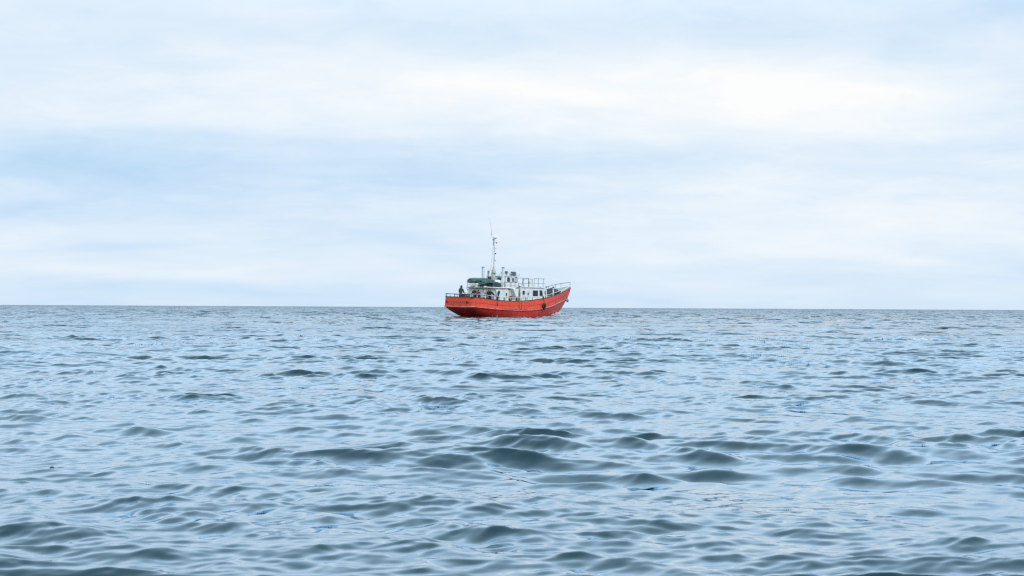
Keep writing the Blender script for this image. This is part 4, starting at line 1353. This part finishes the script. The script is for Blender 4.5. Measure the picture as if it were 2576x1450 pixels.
        sd = o.modifiers.new('thick', 'SOLIDIFY'); sd.thickness = .014; sd.offset = 1
        return o
    if head == 'hood':
        shell(.122, jacket, 'hood', face=.10, low=-.95, point=.05)
    elif head == 'beanie':
        shell(.112, mat('dark_wool', (.018, .017, .022), .9, var=.2), 'beanie', low=.08, point=.05)
    elif head == 'hair':
        shell(.106, mat('dark_hair', hair, .7, var=.2), 'hair', face=.07, low=-.35)
    elif head == 'short':
        shell(.104, mat('short_brown_hair', (.16, .09, .055), .8, var=.2), 'hair', face=.05, low=-.15)
    return root


J_OLIVE = mat('olive_grey_jacket', (.050, .056, .050), .8, var=.2, bump=.01, scale=2)
J_NAVY = mat('navy_jacket', (.016, .018, .028), .7, var=.2, bump=.01, scale=2)
J_CAMO = mat('brown_mottled_jacket', (.085, .060, .052), .8, var=.3, grime=(.025, .02, .022), grime_amt=.9, grime_pos=.5, streak=False, scale=5, bump=.008)
J_GREY = mat('pale_grey_hoodie', (.46, .47, .48), .85, var=.08, bump=.008, scale=2)
J_BLACK = mat('black_hoodie', (.012, .012, .014), .8, var=.2, bump=.008, scale=2)
T_DARK = mat('dark_trousers', (.02, .02, .024), .85, var=.2)
T_GREY = mat('grey_trousers', (.20, .19, .18), .85, var=.15)
A_FRONT = ((Vector((.10, .05, -.26)), Vector((.30, -.06, -.18))), (Vector((.10, -.05, -.26)), Vector((.30, .06, -.18))))
person('person in an olive jacket with pointed hood standing at the port side of the stern', (1.62, .98, 1.33), R(8), 1.78, J_OLIVE, T_DARK,
       ((Vector((.08, .08, -.27)), Vector((.30, .02, -.36))), (Vector((.04, -.09, -.28)), Vector((.24, -.04, -.42)))), R(6), 'hood', head_yaw=R(-15), head_pitch=R(8))
person('person in a navy jacket seen from behind at the aft rail', (2.35, -.26, 1.11), R(58), 1.82, J_NAVY, T_DARK,
       ((Vector((.08, .06, -.27)), Vector((.30, .0, -.22))), (Vector((.08, -.06, -.27)), Vector((.30, .0, -.22)))), R(3), 'short', head_yaw=R(25))
person('person in a brown mottled jacket and dark beanie with hands at the face', (2.42, -.80, 1.11), R(160), 1.62, J_CAMO, T_DARK,
       ((Vector((.16, .06, -.22)), Vector((.23, -.08, .02))), (Vector((.16, -.06, -.22)), Vector((.23, .08, .02)))), R(8), 'beanie', head_pitch=R(14))
person('person in a pale grey hoodie leaning forward with arms held out', (3.32, -.92, 1.11), R(132), 1.86, J_GREY, T_GREY,
       ((Vector((.12, .03, -.26)), Vector((.38, -.05, -.26))), (Vector((.12, -.03, -.26)), Vector((.38, .05, -.30)))), R(12), 'short', head_pitch=R(15))
person('person in a black hoodie facing the camera with one hand on the rail', (3.22, -1.48, 1.11), R(222), 1.76, J_BLACK, T_DARK,
       ((Vector((.10, .21, -.20)), Vector((.22, .42, -.40))), (Vector((.04, -.07, -.29)), Vector((.20, .0, -.42)))), R(5), 'hood', head_pitch=R(4))


# ================================================================== foam and spray round the hull
M_FOAM = mat('white_sea_foam', (.72, .78, .82), .8, var=.06, spec=.3)


def sea_height(x, y):
    a = np.array([[x]]); b = np.array([[y]])
    return float(sea_surface(a, b, np.hypot(a, b))[2][0, 0])


rng = random.Random(5)


def foam_cloud(name, label, spots):
    """spots: (boat x, starboard offset, height above water, size) lumps of foam joined as one mass"""
    m = MB()
    pts = [BM @ Vector((a, -b, 0)) for a, b, _, _ in spots]
    wx = np.array([[p.x for p in pts]]); wy = np.array([[p.y for p in pts]])
    zs = sea_surface(wx, wy, np.hypot(wx, wy))[2][0]
    for (bx_, s_, hz_, sz), w, z in zip(spots, pts, zs):
        z = float(z)
        g = bmesh.ops.create_icosphere(m.bm, subdivisions=1, radius=1.0)
        sd = rng.random() * 50
        yaw_ = rng.random() * 6
        for v in g['verts']:
            d = v.co.copy()
            f = sz * (1 + .55 * noise3(d, 1.7, sd) + .3 * noise3(d, 4.0, sd))
            q = Vector((d.x * 1.5, d.y, d.z * .62)) * f
            q.rotate(Matrix.Rotation(yaw_, 3, 'Z'))
            v.co = Vector((w.x, w.y, z + hz_)) + q
    o = m.build(name, M_FOAM, None, smooth=True)
    o['kind'] = 'stuff'; o['label'] = label
    return o


sp = []
for i in range(900):      # the bow wave thrown up beside the stem
    t = rng.random() ** 1.3
    x_ = 16.4 - 2.8 * t + rng.uniform(-.2, .35)
    b_ = float(np.interp(min(x_, 16.4), cw[20:, 0], cw[20:, 1]))
    up_ = (1 - t) ** 1.2
    s_ = b_ + .06 + rng.random() ** 1.3 * (.6 + .8 * t)
    h_ = max(0, (.60 * up_ + .04) * (1 - (s_ - b_) / 1.5)) * rng.random() ** .9
    sp.append((x_, s_, h_, rng.uniform(.012, .05) * (1.2 - .4 * t)))
for i in range(400):
    x_ = 16.5 + rng.gauss(0, .28)
    sp.append((x_, rng.gauss(0, .35), rng.random() ** 2.2 * .8, rng.uniform(.010, .035)))
foam_cloud('bow_wave_foam', 'white spray thrown up at the bow of the red boat', sp)
sp = []
for c_ in range(34):      # broken foam sliding aft along the side
    x0_ = rng.uniform(2.5, 14)
    for i in range(rng.randint(8, 26)):
        x_ = x0_ + rng.gauss(0, .35)
        b_ = float(np.interp(x_, cw[20:, 0], cw[20:, 1]))
        sp.append((x_, b_ + .04 + abs(rng.gauss(0, .35)), rng.uniform(-.01, .025), rng.uniform(.012, .038)))
foam_cloud('hull_side_foam', 'thin white foam lapping along the starboard waterline', sp)
sp = []
for c_ in range(22):
    x0_ = rng.uniform(-8, 1.0); y0_ = rng.gauss(.2, .8 + .08 * abs(x0_))
    for i in range(rng.randint(3, 12)):
        sp.append((x0_ + rng.gauss(0, .3), y0_ + rng.gauss(0, .25), rng.uniform(-.01, .02), rng.uniform(.012, .035)))
foam_cloud('wake_foam', 'scattered foam in the wake behind the stern', sp)

# ================================================================== one air bubble floating near the camera
bd = CAM_H * 3641.0 / (1176 - 767 - 13 * 135 / 2576)
bx_, by_ = (135 - 1288) / 3641 * bd, bd
bz_ = sea_height(bx_, by_)
mb_ = bpy.data.materials.new('bubble_film'); mb_.use_nodes = True
pb = mb_.node_tree.nodes['Principled BSDF']
pb.inputs['Transmission Weight'].default_value = 1.0; pb.inputs['IOR'].default_value = 1.2; pb.inputs['Roughness'].default_value = .02
pb.inputs['Base Color'].default_value = (.92, .95, .97, 1)
bub = empty('air_bubble', Matrix.Translation((bx_, by_, bz_)))
tag(bub, 'small round air bubble floating on the smooth water at the left', 'bubble')
MB().lathe((0, 0, 0), [(.016, -.001), (.0155, .004), (.013, .009), (.009, .0125), (.004, .0145), (.0005, .015)], 24).build('dome', mb_, bub, smooth=True)
rows = [[(r_ * math.cos(a), r_ * math.sin(a), z_) for a in np.linspace(0, 2 * math.pi, 25)[:-1]] for r_, z_ in ((.016, .001), (.0172, .003), (.0185, .001), (.0172, -.001), (.016, .001))]
MB().grid(rows, close_u=True).build('rim', M_DARK, bub, smooth=True)
